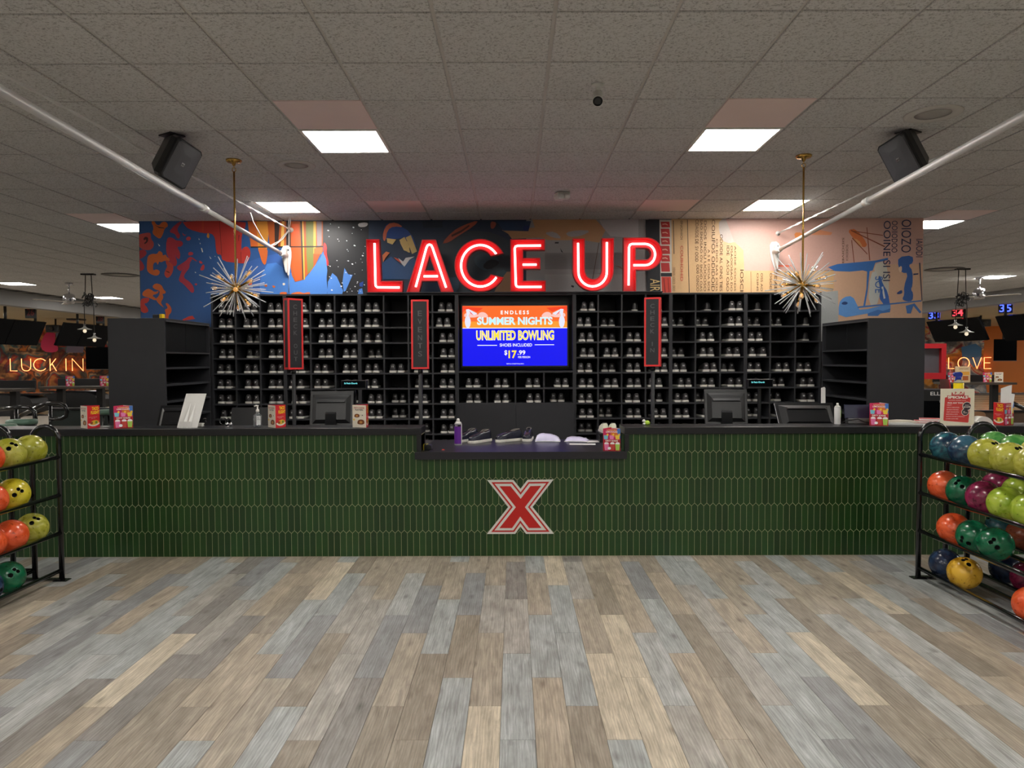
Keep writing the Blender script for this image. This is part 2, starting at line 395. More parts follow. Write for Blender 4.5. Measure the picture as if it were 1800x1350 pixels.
# far wall with a wild painted mural
def wild(name, seed, cols):
    m = bpy.data.materials.new(name); m.use_nodes = True; nt = m.node_tree; b = nt.nodes['Principled BSDF']; N = nt.nodes.new; L = nt.links.new
    tc = N('ShaderNodeTexCoord'); mp = N('ShaderNodeMapping'); L(tc.outputs['Object'], mp.inputs[0]); mp.inputs['Location'].default_value = (seed, seed, seed*.7); mp.inputs['Rotation'].default_value = (0, .6, 0); mp.inputs['Scale'].default_value = (.75, .75, 1.0)
    n = N('ShaderNodeTexNoise'); n.inputs['Scale'].default_value = .8; n.inputs['Detail'].default_value = 3; n.inputs['Distortion'].default_value = 1.1; L(mp.outputs[0], n.inputs['Vector'])
    cr = N('ShaderNodeValToRGB'); e = cr.color_ramp.elements
    while len(e) < len(cols): e.new(.5)
    for i, (p, c) in enumerate(cols): e[i].position = p; e[i].color = C(*c)
    cr.color_ramp.interpolation = 'EASE'
    L(n.outputs['Fac'], cr.inputs[0])
    n2 = N('ShaderNodeTexNoise'); n2.inputs['Scale'].default_value = 1.7; n2.inputs['Detail'].default_value = 5; n2.inputs['Distortion'].default_value = 1.0; L(mp.outputs[0], n2.inputs['Vector'])
    r2 = N('ShaderNodeValToRGB'); r2.color_ramp.elements[0].position = .42; r2.color_ramp.elements[0].color = (.15,.14,.14,1); r2.color_ramp.elements[1].position = .56; r2.color_ramp.elements[1].color = (1,1,1,1); L(n2.outputs['Fac'], r2.inputs[0])
    mx = N('ShaderNodeMix'); mx.data_type = 'RGBA'; mx.blend_type = 'MULTIPLY'; mx.inputs[0].default_value = .85; L(cr.outputs[0], mx.inputs[6]); L(r2.outputs[0], mx.inputs[7])
    L(mx.outputs[2], b.inputs['Base Color']); b.inputs['Roughness'].default_value = .6
    return m
m_wildL = wild('painted_mural_dark', 3.1, [(0, (40,38,40)), (.33, (70,84,80)), (.39, (206,120,40)), (.44, (80,60,50)), (.48, (200,165,120)), (.52, (60,120,125)), (.56, (160,44,40)), (.60, (210,140,70)), (.7, (40,40,44))])
m_wildR = wild('painted_mural_light', 8.4, [(0, (60,50,50)), (.33, (90,130,170)), (.40, (190,190,188)), (.46, (130,145,160)), (.50, (205,200,190)), (.54, (190,60,70)), (.58, (210,190,150)), (.64, (220,150,50)), (.8, (110,60,40))])
S(box('wall_back', -36, 36, YF, YF+.2, 0, 3.5, m_wall))
wb = [o for o in bpy.data.objects if o.name == 'wall_back'][0]
box('painted_panel', -36, -8, YF-.02, YF, .1, 3.04, m_wildL, wb)
box('painted_panel', 8, 36, YF-.02, YF, .1, 3.04, m_wildR, wb)
# pink and blue splash on the far left wall, orange field with a tree on the far right wall
def wallflat(pts, Y, mat, name='painted_patch'): return flat(name, [(P(a,b,Y).x, P(a,b,Y).z) for a, b in pts], Y, mat, wb)
wallflat(chaikin([(78,588),(84,583),(98,584),(96,600),(104,614),(96,620),(76,618),(70,606)],1), YF-.03, print_mat(225,60,120))
wallflat([(98,584),(113,583),(110,600),(100,600)], YF-.03, print_mat(110,130,160))
wallflat([(118,606),(148,608),(146,620),(116,620)], YF-.03, print_mat(120,120,150))
wallflat([(1732,570),(1800,560),(1830,560),(1830,690),(1735,690),(1728,640)], YF-.03, print_mat(205,120,45))
wallflat([(1690,610),(1715,604),(1726,612),(1724,640),(1712,646),(1700,632),(1692,634)], YF-.035, print_mat(60,120,175))
# ------------------------------------------------------------------ mural wall
wm = S(box('wall_mural', PX(245, YW, 450), PX(1622, YW, 450), YW, YW+4.5, 0, CEIL+.02, M('mural_wall_paint', C(70,72,78), .6, vary=.05)))
VIEWS = {'A': (0,400,4.5), 'B': (350,380,4.5), 'C': (700,380,4.5), 'D': (1050,380,4.5), 'E': (1400,400,4.5), 'M': (240,375,7.5), 'X': (0,0,1)}
mural_layers = []
XL_, XR_ = PX(245, YW, 450), PX(1622, YW, 450)
def mu(col, v, pts, it=0, outline=None):
    ox, oy, s = VIEWS[v]
    q = [(ox+a/s, oy+b/s) for a, b in pts]
    if it: q = chaikin(q, it)
    mural_layers.append((col, q))
BLUE=(52,92,150); SKY=(74,128,205); RED=(190,58,52); PINKR=(180,56,70); ORG=(214,108,52); AMB=(222,150,60); NAVY=(38,52,74); BLK=(30,31,36); GREY=(150,148,148); TAN=(205,158,104); PCH=(212,174,128); PNK=(204,164,152); MUR=(60,100,170)
mu(BLUE,'X',[(245,380),(580,380),(580,575),(245,575)])
mu(MUR,'X',[(430,455),(580,430),(580,575),(380,575),(390,500)],2)
mu(SKY,'B',[(560,330),(760,480),(960,460),(1010,300),(1100,640),(500,640),(470,520)],1)
mu(BLK,'X',[(563,380),(655,380),(655,530),(578,530),(575,500),(572,470)])
mu(NAVY,'X',[(648,380),(935,380),(935,530),(648,530)])
mu((52,62,72),'X',[(760,430),(830,400),(900,420),(930,470),(890,530),(770,530)],2)
mu(GREY,'X',[(925,380),(1140,380),(1140,530),(925,530)])
mu((190,146,104),'C',[(820,110),(1080,90),(1060,20),(1560,20),(1640,110),(1590,210),(1470,190),(1180,190),(1130,170),(900,180),(870,140)],0)
mu((172,168,170),'C',[(1150,130),(1240,120),(1300,180),(1220,170)],1)
mu((172,168,170),'C',[(1320,130),(1420,110),(1530,115),(1440,160),(1350,165)],1)
mu((180,176,180),'C',[(1590,30),(1900,20),(1900,170),(1680,160),(1620,90)],0)
mu((130,128,130),'C',[(1160,290),(1800,290),(1800,420),(1160,420)])
mu((164,162,162),'C',[(1160,460),(1800,460),(1800,600),(1160,600)])
mu(BLK,'C',[(1240,205),(1270,205),(1268,216),(1238,216)]); mu(BLK,'C',[(1280,250),(1305,290),(1290,282)]); mu(BLK,'C',[(1370,545),(1392,552),(1386,566),(1368,558)])
mu((90,70,60),'C',[(1535,500),(1540,500),(1590,210),(1585,210)]); 
mu((120,80,60),'C',[(1570,455),(1620,445),(1680,400),(1690,405),(1625,452)]); mu((120,80,60),'C',[(1710,390),(1760,400),(1800,440),(1755,410)])
# left blobs (view M)
mu((190,80,76),'M',[(20,280),(110,260),(190,250),(190,340),(230,380),(225,450),(170,490),(90,480),(30,440)],2)
mu((176,58,66),'M',[(20,500),(90,470),(140,510),(120,560),(60,600),(20,610)],2)
mu((186,60,66),'M',[(20,600),(60,620),(105,690),(100,740),(60,760),(20,760)],2)
mu((70,40,44),'M',[(90,330),(120,305),(155,320),(150,375),(115,405),(95,395),(130,370),(125,340),(100,360)],1)
mu(ORG,'M',[(190,105),(240,105),(260,150),(300,160),(340,110),(400,115),(420,170),(370,200),(350,280),(310,340),(260,310),(205,260),(230,190)],1)
mu((86,56,50),'M',[(235,150),(300,180),(360,190),(370,200),(300,195)],0)
mu(PINKR,'M',[(470,190),(560,110),(610,110),(540,190),(545,240),(580,290),(560,340),(530,320),(510,270),(430,250)],1)
mu(PINKR,'M',[(395,350),(430,310),(490,330),(520,360),(590,360),(620,400),(590,440),(530,440),(580,520),(570,610),(530,590),(500,530),(540,640),(520,700),(460,690),(430,600),(390,520)],1)
mu(ORG,'M',[(150,560),(210,530),(270,540),(300,490),(345,520),(345,560),(390,540),(400,575),(440,600),(430,640),(380,620),(320,650),(300,630),(280,690),(265,640),(220,660),(220,760),(260,735),(310,760),(300,810),(250,825),(180,800),(135,750),(140,640)],1)
mu((200,76,60),'M',[(385,610),(440,640),(490,690),(480,780),(430,850),(390,850),(365,800),(380,750),(410,700),(390,660)],2)
mu((70,36,36),'M',[(380,755),(430,770),(442,790),(400,772)])
mu((180,60,78),'M',[(520,710),(600,660),(660,620),(690,575),(740,600),(700,660),(700,720),(640,790),(620,850),(700,900),(750,960),(765,1030),(735,1055),(690,1010),(620,930),(555,890),(570,830),(610,730),(580,770)],1)
mu((190,66,76),'M',[(680,530),(700,505),(750,515),(745,550),(690,558)],1)
for q in ([(600,250),(640,290),(665,265),(640,300),(615,290)], [(650,330),(690,300),(725,330),(700,360),(665,360)], [(690,570),(740,580),(800,630),(790,635),(740,605)], [(820,630),(850,625),(880,660),(840,665)], [(880,670),(900,690),(890,750),(840,755),(850,710)], [(765,930),(790,920),(805,940),(780,955)], [(1450,880),(1490,880),(1530,930),(1500,950),(1460,930)]): mu((192,64,70),'M',q,1)
mu(AMB,'M',[(945,250),(965,290),(955,335),(925,310),(930,280)],1)
for q in ([(820,325),(835,350),(822,350)], [(850,455),(865,460),(880,510),(866,515)], [(960,560),(990,600),(975,600)], [(280,395),(315,430),(300,435)], [(770,770),(790,780),(775,790)], [(1030,562),(1045,566),(1035,572)],[(835,385),(848,400),(838,408)]): mu((235,230,220),'M',q)
mu(ORG,'M',[(80,1040),(150,990),(200,1010),(240,1040),(300,1020),(280,1060),(200,1080),(270,1130),(245,1150),(160,1110),(80,1090)],1)
mu(ORG,'M',[(205,970),(250,920),(330,940),(360,1010),(390,1030),(380,1060),(340,1060),(360,1110),(320,1170),(340,1210),(370,1250),(300,1200),(250,1130),(300,1090),(310,1020),(260,1010)],1)
mu((205,66,56),'M',[(50,1140),(110,1110),(180,1120),(150,1180),(95,1190),(150,1250),(160,1300),(100,1320),(50,1280)],1)
mu((212,96,52),'M',[(370,1270),(420,1250),(380,1190),(410,1180),(460,1240),(465,1300),(420,1350),(430,1420),(370,1430),(390,1320)],1)
mu((205,66,56),'A',[(1420,740),(1520,690),(1540,720),(1550,720),(1530,725)],1)
# red drip mass
mu(RED,'M',[(600,100),(1440,100),(1440,180),(1390,260),(1380,500),(1400,460),(1460,430),(1510,500),(1490,610),(1440,660),(1360,660),(1130,630),(1120,540),(1060,545),(1045,440),(1040,330),(990,260),(880,265),(690,210),(640,160)],1)
mu((120,36,36),'M',[(1090,105),(1098,105),(1130,560),(1122,560)]); mu((120,36,36),'M',[(1345,290),(1360,285),(1350,370),(1344,360)]); mu((120,36,36),'M',[(1375,510),(1382,510),(1384,650),(1378,650)])
mu((196,70,50),'M',[(860,105),(890,105),(890,255),(865,255)],1)
# orange and yellow stripes (view B)
mu(ORG,'B',[(385,40),(460,40),(470,250),(410,240)])
mu(AMB,'B',[(455,40),(560,40),(540,240),(520,385),(480,300),(465,240)])
mu((180,90,40),'B',[(540,40),(980,40),(980,280),(960,300),(900,430),(860,460),(830,500),(800,510),(760,520),(735,470),(700,240),(560,240)],0)
mu((56,40,36),'B',[(596,40),(640,40),(625,240),(600,240)])
mu((232,180,90),'B',[(655,40),(676,40),(672,240),(645,240)])
mu((50,44,44),'B',[(690,40),(722,40),(726,250),(690,240)])
mu((214,90,40),'B',[(735,60),(790,60),(800,500),(765,515),(730,300)])
mu((60,56,48),'B',[(800,40),(815,40),(835,500),(818,500)])
mu((232,170,70),'B',[(815,40),(826,40),(838,500),(828,505)])
mu((120,124,60),'B',[(845,40),(905,40),(905,400),(860,460),(850,300)])
mu((222,180,70),'B',[(905,40),(925,40),(925,270),(905,300)])
mu((150,130,130),'B',[(930,40),(970,40),(970,230),(935,250)])
mu((40,34,34),'B',[(410,240),(980,236),(980,246),(410,250)])
mu(ORG,'B',[(465,252),(545,252),(540,330),(525,390),(500,370),(480,300)],1)
mu(ORG,'B',[(910,255),(975,245),(970,300),(910,300)],0)
mu((196,44,44),'B',[(985,200),(1012,230),(1010,300),(1030,380),(1010,400),(985,290)],1)
mu((205,60,56),'B',[(970,540),(1000,530),(1010,590),(990,620),(975,600)],1)
for q in ([(380,510),(410,500),(425,540),(395,540)], [(510,540),(545,545),(530,565)], [(575,545),(610,555),(590,572)], [(640,600),(700,600),(690,625),(640,622)], [(730,610),(790,596),(830,610),(860,600),(960,605),(950,622),(730,622)]): mu(ORG,'B',q,1)
mu((235,225,200),'B',[(660,530),(680,528),(682,545),(664,548)],1)
# black night with blue shards
mu(SKY,'B',[(860,470),(960,330),(980,280),(1005,340),(1015,430),(1010,480),(1012,625),(880,625)],0)
mu(SKY,'B',[(1015,625),(1020,520),(1055,450),(1090,480),(1140,590),(1130,625)],0)
mu(SKY,'B',[(1150,410),(1180,460),(1215,465),(1160,590),(1145,600),(1135,520)],0)
mu(SKY,'B',[(1265,580),(1290,570),(1300,625),(1255,625)],0)
mu((40,70,150),'B',[(1270,530),(1300,515),(1295,560),(1270,555)],0)
mu((210,205,205),'B',[(1255,60),(1300,50),(1340,55),(1325,85),(1265,88)],1)
random.seed(3)
for k in range(46):
    a, b = random.uniform(1020,1320), random.uniform(55,600); r = random.choice([4,4,5,6,9])
    mu((220,222,228),'B',[(a-r,b),(a-r*.3,b-r*.8),(a+r,b-r*.2),(a+r*.4,b+r*.8)],1)
# dark navy figures
mu((40,70,130),'B',[(1470,60),(1560,60),(1680,130),(1730,270),(1640,170),(1490,190),(1455,170)],1)
mu((184,96,70),'B',[(1455,130),(1490,60),(1560,50),(1620,90),(1540,80),(1490,110),(1475,200),(1455,190)],1)
mu((196,168,108),'B',[(1485,175),(1560,185),(1530,225),(1490,210)],0); mu((196,168,108),'B',[(1590,210),(1650,200),(1670,290),(1620,270)],0); mu((196,168,108),'C',[(60,170),(100,150),(150,280),(110,300),(85,230)],0); mu((196,168,108),'C',[(10,190),(50,165),(90,240),(85,290),(40,260)],0)
mu((196,110,70),'B',[(1450,310),(1480,280),(1510,290),(1475,330),(1455,370)],0); mu((180,70,50),'B',[(1540,325),(1590,345),(1610,380),(1560,345)],0)
mu((42,76,120),'B',[(1450,370),(1520,320),(1600,390),(1700,330),(1740,400),(1740,500),(1450,500)],0)
mu((172,84,62),'C',[(340,220),(430,120),(520,70),(640,30),(600,80),(470,160),(400,210)],1)
mu((80,44,40),'C',[(420,150),(500,110),(560,70),(565,80),(500,130),(425,165)],0)
mu((160,84,70),'C',[(730,40),(780,50),(760,100),(730,100)],1)
mu((30,44,60),'C',[(190,40),(350,40),(350,90),(200,95)],0); mu((44,66,100),'C',[(780,40),(1050,40),(1030,120),(830,115)],0); mu((36,54,110),'C',[(985,80),(1040,70),(1030,110),(990,120)],1)
mu((60,78,90),'C',[(590,330),(680,280),(800,330),(790,390),(700,440),(620,400)],2); mu((28,32,40),'C',[(660,400),(720,340),(790,350),(800,380),(720,430)],1)
mu((60,84,92),'C',[(760,440),(860,420),(860,500),(800,510)],1); mu((160,120,90),'C',[(760,600),(800,520),(860,440),(890,440),(890,600)],0)
mu((66,90,110),'C',[(380,490),(480,480),(480,600),(380,600)],1)
mu((190,190,190),'C',[(0,330),(40,360),(60,330),(130,320),(90,345),(50,400),(30,380)],0)
# black and red strip, peach page with columns
mu((36,38,44),'D',[(380,30),(492,30),(500,610),(390,610)])
mu((205,198,188),'D',[(490,30),(590,30),(590,610),(500,610)])
for y0, y1 in ((45,90),(100,165),(175,225),(235,300),(310,360),(370,440)): mu((184,50,50),'D',[(500,y0),(568,y0),(574,y1),(506,y1)])
for k in range(5): mu((226,170,150),'D',[(512,62+k*67),(540,58+k*67),(556,68+k*67),(556,74+k*67),(536,66+k*67),(514,70+k*67)])
mu((206,70,56),'D',[(505,480),(580,480),(585,605),(510,605)]); mu((140,40,36),'D',[(520,490),(528,490),(540,605),(530,605)]); mu((140,40,36),'D',[(555,490),(560,490),(570,605),(562,605)])
mu((36,38,44),'D',[(500,450),(590,450),(590,478),(500,478)])
mu(PCH,'X',[(1180,378),(1320,378),(1320,530),(1181,530)])
mu((190,176,166),'D',[(960,20),(1080,20),(1120,200),(1010,220),(960,140)],1)
mu(PNK,'X',[(1275,378),(1625,378),(1625,470),(1480,475),(1308,478),(1306,440),(1290,425)])
mu(PCH,'X',[(1308,476),(1470,476),(1470,530),(1308,530)])
mu((208,170,142),'X',[(1465,465),(1625,465),(1625,580),(1465,580)])
mu((60,50,44),'D',[(597,35),(602,35),(608,300),(602,300)]); mu((60,50,44),'D',[(708,30),(713,30),(728,605),(722,605)]); mu((150,110,80),'D',[(1210,440),(1214,440),(1216,605),(1212,605)])
mu((226,140,80),'D',[(1550,130),(1620,130),(1610,180),(1570,190)],1)
mu((222,150,110),'E',[(60,40),(180,20),(280,40),(270,60),(60,60)],0); mu((214,120,70),'E',[(400,20),(470,10),(560,130),(540,160),(510,150),(440,80)],1)
mu((214,160,110),'E',[(430,80),(490,100),(520,150),(500,160)],1)
mu((230,110,80),'D',[(1400,388),(1530,388),(1530,402),(1400,400)])
for q in ([(430,20),(700,150),(690,155),(428,28)], [(440,80),(560,210),(556,214),(436,88)], [(550,0),(556,0),(580,260),(572,260)], [(430,100),(436,100),(456,280),(450,280)], [(435,25),(680,60),(680,66),(435,32)]): mu((140,76,52),'E',q)
mu((64,116,186),'E',[(245,315),(320,290),(620,262),(720,240),(720,258),(620,280),(600,340),(560,350),(520,340),(420,350),(300,345)],0)
mu((64,116,186),'E',[(555,340),(575,345),(560,500),(540,620),(525,620),(550,480)],0)
mu((200,196,184),'E',[(600,300),(700,260),(730,420),(720,600),(660,600),(640,420)],1)
mu((196,200,196),'E',[(580,360),(640,340),(660,600),(560,620)],1)
mu((60,104,180),'E',[(640,390),(660,380),(680,450),(720,510),(740,640),(720,660),(680,600),(650,560),(660,500)],1)
mu((210,214,214),'E',[(668,470),(682,466),(700,560),(686,565)],0)
mu((54,96,164),'E',[(800,235),(915,220),(920,280),(880,300),(915,340),(915,460),(900,490),(920,520),(915,580),(870,585),(830,570),(850,530),(845,470),(880,360),(830,360),(800,310)],1)
mu((228,196,170),'E',[(800,320),(830,300),(830,350),(810,355)],1); mu((48,72,130),'E',[(785,520),(830,490),(835,520),(800,530)],1)
mu((48,62,100),'E',[(920,365),(960,362),(960,372),(920,378)])
mu((96,150,214),'E',[(330,600),(370,550),(440,540),(480,620),(500,660),(740,600),(740,650),(560,680),(330,720)],1)
mu((40,66,120),'E',[(352,596),(380,584),(406,596),(390,612),(358,610)],1)
mu((70,118,186),'E',[(480,625),(980,575),(985,585),(480,638)])
mu((70,118,186),'E',[(560,680),(640,650),(680,660),(740,640),(735,670),(660,680),(640,700),(560,700)],0)
mu((70,118,186),'E',[(860,620),(930,600),(985,670),(970,680),(920,620),(900,680),(870,680)],0)
mu((50,58,84),'E',[(965,280),(975,280),(995,580),(985,580)])
mu((168,172,172),'E',[(190,512),(325,500),(328,900),(190,900)])
# one thin printed skin on the wall, clipped to its edges
bm = bmesh.new(); slots = []; names = {}
for k, (col, q) in enumerate(mural_layers):
    if col not in names: names[col] = len(slots); slots.append(print_mat(*col, rough=.42))
    pts = []
    for a, b in q:
        p = P(a, b, YW); pts.append((min(max(p.x, XL_+.003), XR_-.003), min(p.z, CEIL-.004)))
    uniq = [p for i, p in enumerate(pts) if (abs(p[0]-pts[i-1][0])+abs(p[1]-pts[i-1][1])) > 1e-5]
    if len(uniq) < 3: continue
    vs = [bm.verts.new((p[0], YW-.0008-.00006*k, p[1])) for p in uniq]
    f = bm.faces.new(vs); f.normal_update()
    if f.normal.y > 0: f.normal_flip()
    f.material_index = names[col]
bmesh.ops.triangulate(bm, faces=bm.faces[:])
obj('mural_print', bm_mesh('mural_print', bm, slots), wm)
Yt = YW-.017
INK = print_mat(96,70,50); INKB = print_mat(50,58,90); INKR = print_mat(190,60,50)
for body, x0, y0, x1, y1, mt in (
    ('ODSAOS  LOOCIS  OIIOO', 1182.5,470,1187,512,INK), ('0NOHIOI', 1196,388,1200,421,INK), ('COUIHOHID', 1196,432,1201,494,INKR),
    ('CIDAISOS DE  SV OOD', 1222,386,1228,460,INK), ('OD0 OSNOD', 1224,465,1229,512,INK), ('SAO SNOSAO OV SNOD OAS', 1230.5,386,1235,512,INK), ('DOOS INOU UOOOSO', 1237,388,1242,512,INK),
    ('A S E OSOA SOE', 1244,438,1248,512,INK), ('COIUFOS ODIDOID', 1250.5,386,1257,512,INK), ('OE DIO SAS ODS', 1258,420,1262,512,INK), ('ODODE AL OINS TIES', 1265,412,1270.5,512,INK), ('IDE  ASOI OSO', 1277,432,1282,512,INK),
    ('OSAOIOSAO DO', 1284,432,1288,512,INK), ('AODE SOODS', 1290.5,432,1294,512,INK), ('IOSCI', 1301,474,1307,512,INK), ('OSINS', 1330,480,1333.5,512,INK), ('OSS AO', 1337,480,1341,512,INK), ('OSOD', 1353,480,1357,510,INK), ('SDAEI', 1361,479,1366,512,INK), ('SOIDA', 1378,479,1382,500,INK),
    ('OOINE SI ISI', 1552,388,1566,494,INKB), ('OOIIODOO', 1567,388,1578,444,INKB), ('OIOZO', 1584,386,1602,444,INKB), ('IAIODI', 1610,420,1622,452,INKB), ('SIDOIVEI', 1480,418,1484,462,INK), ('SOEIDIOI', 1487,430,1491,458,INK), ('SOE', 1538,486,1552,515,print_mat(60,110,180))):
    text_px('mural_lettering', body, x0, y0, x1, y1, Yt, mt, wm, .0, 1)
text_px('mural_lettering', 'AIR', 1143, 490, 1160, 512, Yt, print_mat(220,190,130), wm, .0, 1)
# ================================================================== counter
def tile_green():
    m = bpy.data.materials.new('glazed_green_tile'); m.use_nodes = True; nt = m.node_tree; b = nt.nodes['Principled BSDF']; N = nt.nodes.new; L = nt.links.new
    oi = N('ShaderNodeObjectInfo'); geo = N('ShaderNodeNewGeometry'); ad = N('ShaderNodeMath'); ad.operation = 'ADD'; L(oi.outputs['Random'], ad.inputs[0]); L(geo.outputs['Random Per Island'], ad.inputs[1])
    fr = N('ShaderNodeMath'); fr.operation = 'FRACT'; L(ad.outputs[0], fr.inputs[0])
    cr = N('ShaderNodeValToRGB'); cr.color_ramp.elements[0].color = C(22,54,18); cr.color_ramp.elements[1].color = C(34,72,28); L(fr.outputs[0], cr.inputs[0])
    tc = N('ShaderNodeTexCoord'); n = N('ShaderNodeTexNoise'); n.inputs['Scale'].default_value = 18; n.inputs['Detail'].default_value = 4; L(tc.outputs['Object'], n.inputs['Vector'])
    r2 = N('ShaderNodeValToRGB'); r2.color_ramp.elements[0].color = (.75,.75,.75,1); r2.color_ramp.elements[1].color = (1.2,1.2,1.1,1); L(n.outputs['Fac'], r2.inputs[0])
    mx = N('ShaderNodeMix'); mx.data_type = 'RGBA'; mx.blend_type = 'MULTIPLY'; mx.inputs[0].default_value = 1; L(cr.outputs[0], mx.inputs[6]); L(r2.outputs[0], mx.inputs[7]); L(mx.outputs[2], b.inputs['Base Color'])
    b.inputs['Roughness'].default_value = .28
    n2 = N('ShaderNodeTexNoise'); n2.inputs['Scale'].default_value = 25; L(tc.outputs['Object'], n2.inputs['Vector'])
    bp = N('ShaderNodeBump'); bp.inputs['Strength'].default_value = .25; bp.inputs['Distance'].default_value = .004; L(n2.outputs['Fac'], bp.inputs['Height']); L(bp.outputs[0], b.inputs['Normal'])
    return m
m_green = tile_green(); m_grout = M('pale_grout', C(176, 172, 138), .9, vary=.1, scale=50)
TW = .0506; ZZ = [0, .206, .4255, .645, .8645, 1.012]; PT = .0115
BAR_Z = 1.07; BAR_T = .058; DESK_Z = .872; DESK_T = .06
# zigzag: a row's outline ends in points at both ends; neighbours shift by half a tile
def tile_poly(row, top):
    z0, z1 = ZZ[row], min(ZZ[row+1], 9); w = TW/2-.0014; g = .0016
    p = []
    if row == 0: p += [(-w, .002), (w, .002)]
    else: p += [(-w, z0+PT+g), (0, z0-PT+g), (w, z0+PT+g)]
    if z1+PT >= top: p += [(w, top), (-w, top)]
    else: p += [(w, z1-PT-g), (0, z1+PT-g), (-w, z1-PT-g)]
    return p
def tile_into(bm, pts, cx, yf, tilt=0):
    n = len(pts); mx_ = sum(p[0] for p in pts)/n; mz = sum(p[1] for p in pts)/n
    a = [bm.verts.new((cx+p[0], yf+.006, p[1])) for p in pts]
    b = [bm.verts.new((cx+p[0], yf+.0015, p[1])) for p in pts]
    c = [bm.verts.new((cx+mx_+(p[0]-mx_)*.93, yf, mz+(p[1]-mz)*.988)) for p in pts]
    bm.faces.new(c)
    for i in range(n):
        j = (i+1) % n
        bm.faces.new([a[i], a[j], b[j], b[i]]); bm.faces.new([b[i], b[j], c[j], c[i]])
tile_cache = {}
def tile_face(parent, x0, x1, top, rows, loc_x, vis):
    lst = []
    for r in range(rows):
        for k in range(-110, 110):
            x = TW*(k+(.5 if r % 2 else 0))
            if x < x0 or x >= x1: continue
            lst.append((abs(x) > vis, abs(x), r, x))
    lst.sort(); rest = bmesh.new(); cnt = 0; extra = 0
    for (nv, d, r, x) in lst:
        key = (r, top)
        if key not in tile_cache:
            bm = bmesh.new(); tile_into(bm, [(p[0], p[1]-ZZ[r]-.1) for p in tile_poly(r, top)], 0, 0); bmesh.ops.recalc_face_normals(bm, faces=bm.faces[:]); tile_cache[key] = bm_mesh('tile', bm, m_green)
        if cnt < 300 and not nv:
            obj('tile', tile_cache[key], parent, (x-loc_x, YC-.006, ZZ[r]+.1), (R(random.uniform(-.3,.3)), 0, R(random.uniform(-.6,.6)))); cnt += 1
        else: tile_into(rest, tile_poly(r, top), x-loc_x, YC-.006); extra += 1
    if extra:
        bmesh.ops.recalc_face_normals(rest, faces=rest.faces[:]); obj('tile_field', bm_mesh('tile_field', rest, m_green), parent, kind='stuff')
XLEND = PX(741, YC, 780); XREND = PX(1097, YC, 780); XD0 = PX(729, 5.92, 795); XD1 = PX(1102, 5.92, 795)
for s in (-1, 1):
    xi = XLEND if s < 0 else XREND; xo = s*4.95; tx = XD0 if s < 0 else XD1
    t = thing('service_counter', 'long green-tiled counter with black bar top, %s of the low desk' % ('left' if s < 0 else 'right'), 'counter', (0, 0, 0))
    box('core', min(xi-s*-.0, xo), max(xi, xo), YC-.0035, YC+.2, 0, BAR_Z-BAR_T, m_grout, t)
    tile_face(t, min(xi, xo), max(xi, xo), BAR_Z-BAR_T-.002, 5, 0, 4.25)
    box('bar_top', min(xi, xo), max(xi, xo), YC-.035, YC+.27, BAR_Z-BAR_T, BAR_Z, m_bar, t, .004)
    box('end_cap', xi, xi+s*.036, YC-.034, YC+.27, DESK_Z, BAR_Z-BAR_T, m_bar, t, .003)
    box('work_surface', xi, xo, YC+.2, 6.85, DESK_Z-DESK_T, DESK_Z, m_black, t, .003)
    box('back_panel', xi, xo, 6.8, 6.82, 0, DESK_Z-DESK_T, m_blackin, t)
t = thing('service_desk', 'low black-topped desk section over green tiles between the raised counters', 'counter', (0, 0, 0))
box('core', XLEND, XREND, YC-.0035, YC+.1, 0, DESK_Z-DESK_T, m_grout, t)
tile_face(t, XLEND, XREND, DESK_Z-DESK_T-.002, 4, 0, 9)
bm = bmesh.new(); addbox(bm, XLEND, XREND, YC-.05, 6.85, DESK_Z-DESK_T, DESK_Z); addbox(bm, XD0, XLEND, YC-.05, YC-.0351, DESK_Z-DESK_T, DESK_Z); addbox(bm, XREND, XD1, YC-.05, YC-.0351, DESK_Z-DESK_T, DESK_Z)
m_desk = M('dark_desktop', C(36, 36, 42), .3, vary=.12, scale=6)
obj('desktop', bm_mesh('desktop', bm, m_desk), t)
box('back_panel', XLEND, XREND, 6.8, 6.82, 0, DESK_Z-DESK_T, m_blackin, t)
# --- the red X emblem
def xpx(lst, dx=0.): return [(PX(a/4.5+700, YC, b/4.5+600), PZ(b/4.5+600, YC)) for a, b in lst]
xe = thing('x_emblem', 'red letter X emblem with white outlines on the green tiles', 'emblem', (0, YC-.008, 0))
cxe = (PX(857,YC,890)+PX(973,YC,890))/2; hw = (PX(973,YC,890)-PX(857,YC,890))/2; zt, zb = PZ(842, YC), PZ(938, YC); cz = (zt+zb)/2; hh = (zt-zb)/2
XO = [(705,1095),(912,1095),(968,1165),(1022,1095),(1228,1092),(1062,1308),(1230,1520),(1010,1520),(966,1462),(925,1520),(702,1520),(870,1308)]
def xo(sh):
    c = [(PX(700+a/4.5, YC, 890), PZ(600+b/4.5, YC)) for a, b in XO]
    n = len(c); out = []
    ar = sum(c[i][0]*c[(i+1) % n][1]-c[(i+1) % n][0]*c[i][1] for i in range(n))
    sg = 1 if ar > 0 else -1
    for i in range(n):
        p0, p1, p2 = Vector(c[i-1]), Vector(c[i]), Vector(c[(i+1) % n])
        d1 = (p1-p0).normalized(); d2 = (p2-p1).normalized()
        n1 = Vector((-d1.y, d1.x))*sg; n2 = Vector((-d2.y, d2.x))*sg
        mdir = (n1+n2); mdir = mdir/max(.25, mdir.dot(n1)) if mdir.length > 1e-6 else n1
        q = p1+mdir*sh; out.append((q.x, q.y))
    return out
slab('white_base', xo(0), 0, -.006, m_white, xe); m_xred = M('emblem_red', C(196, 36, 32), .35, vary=.05)
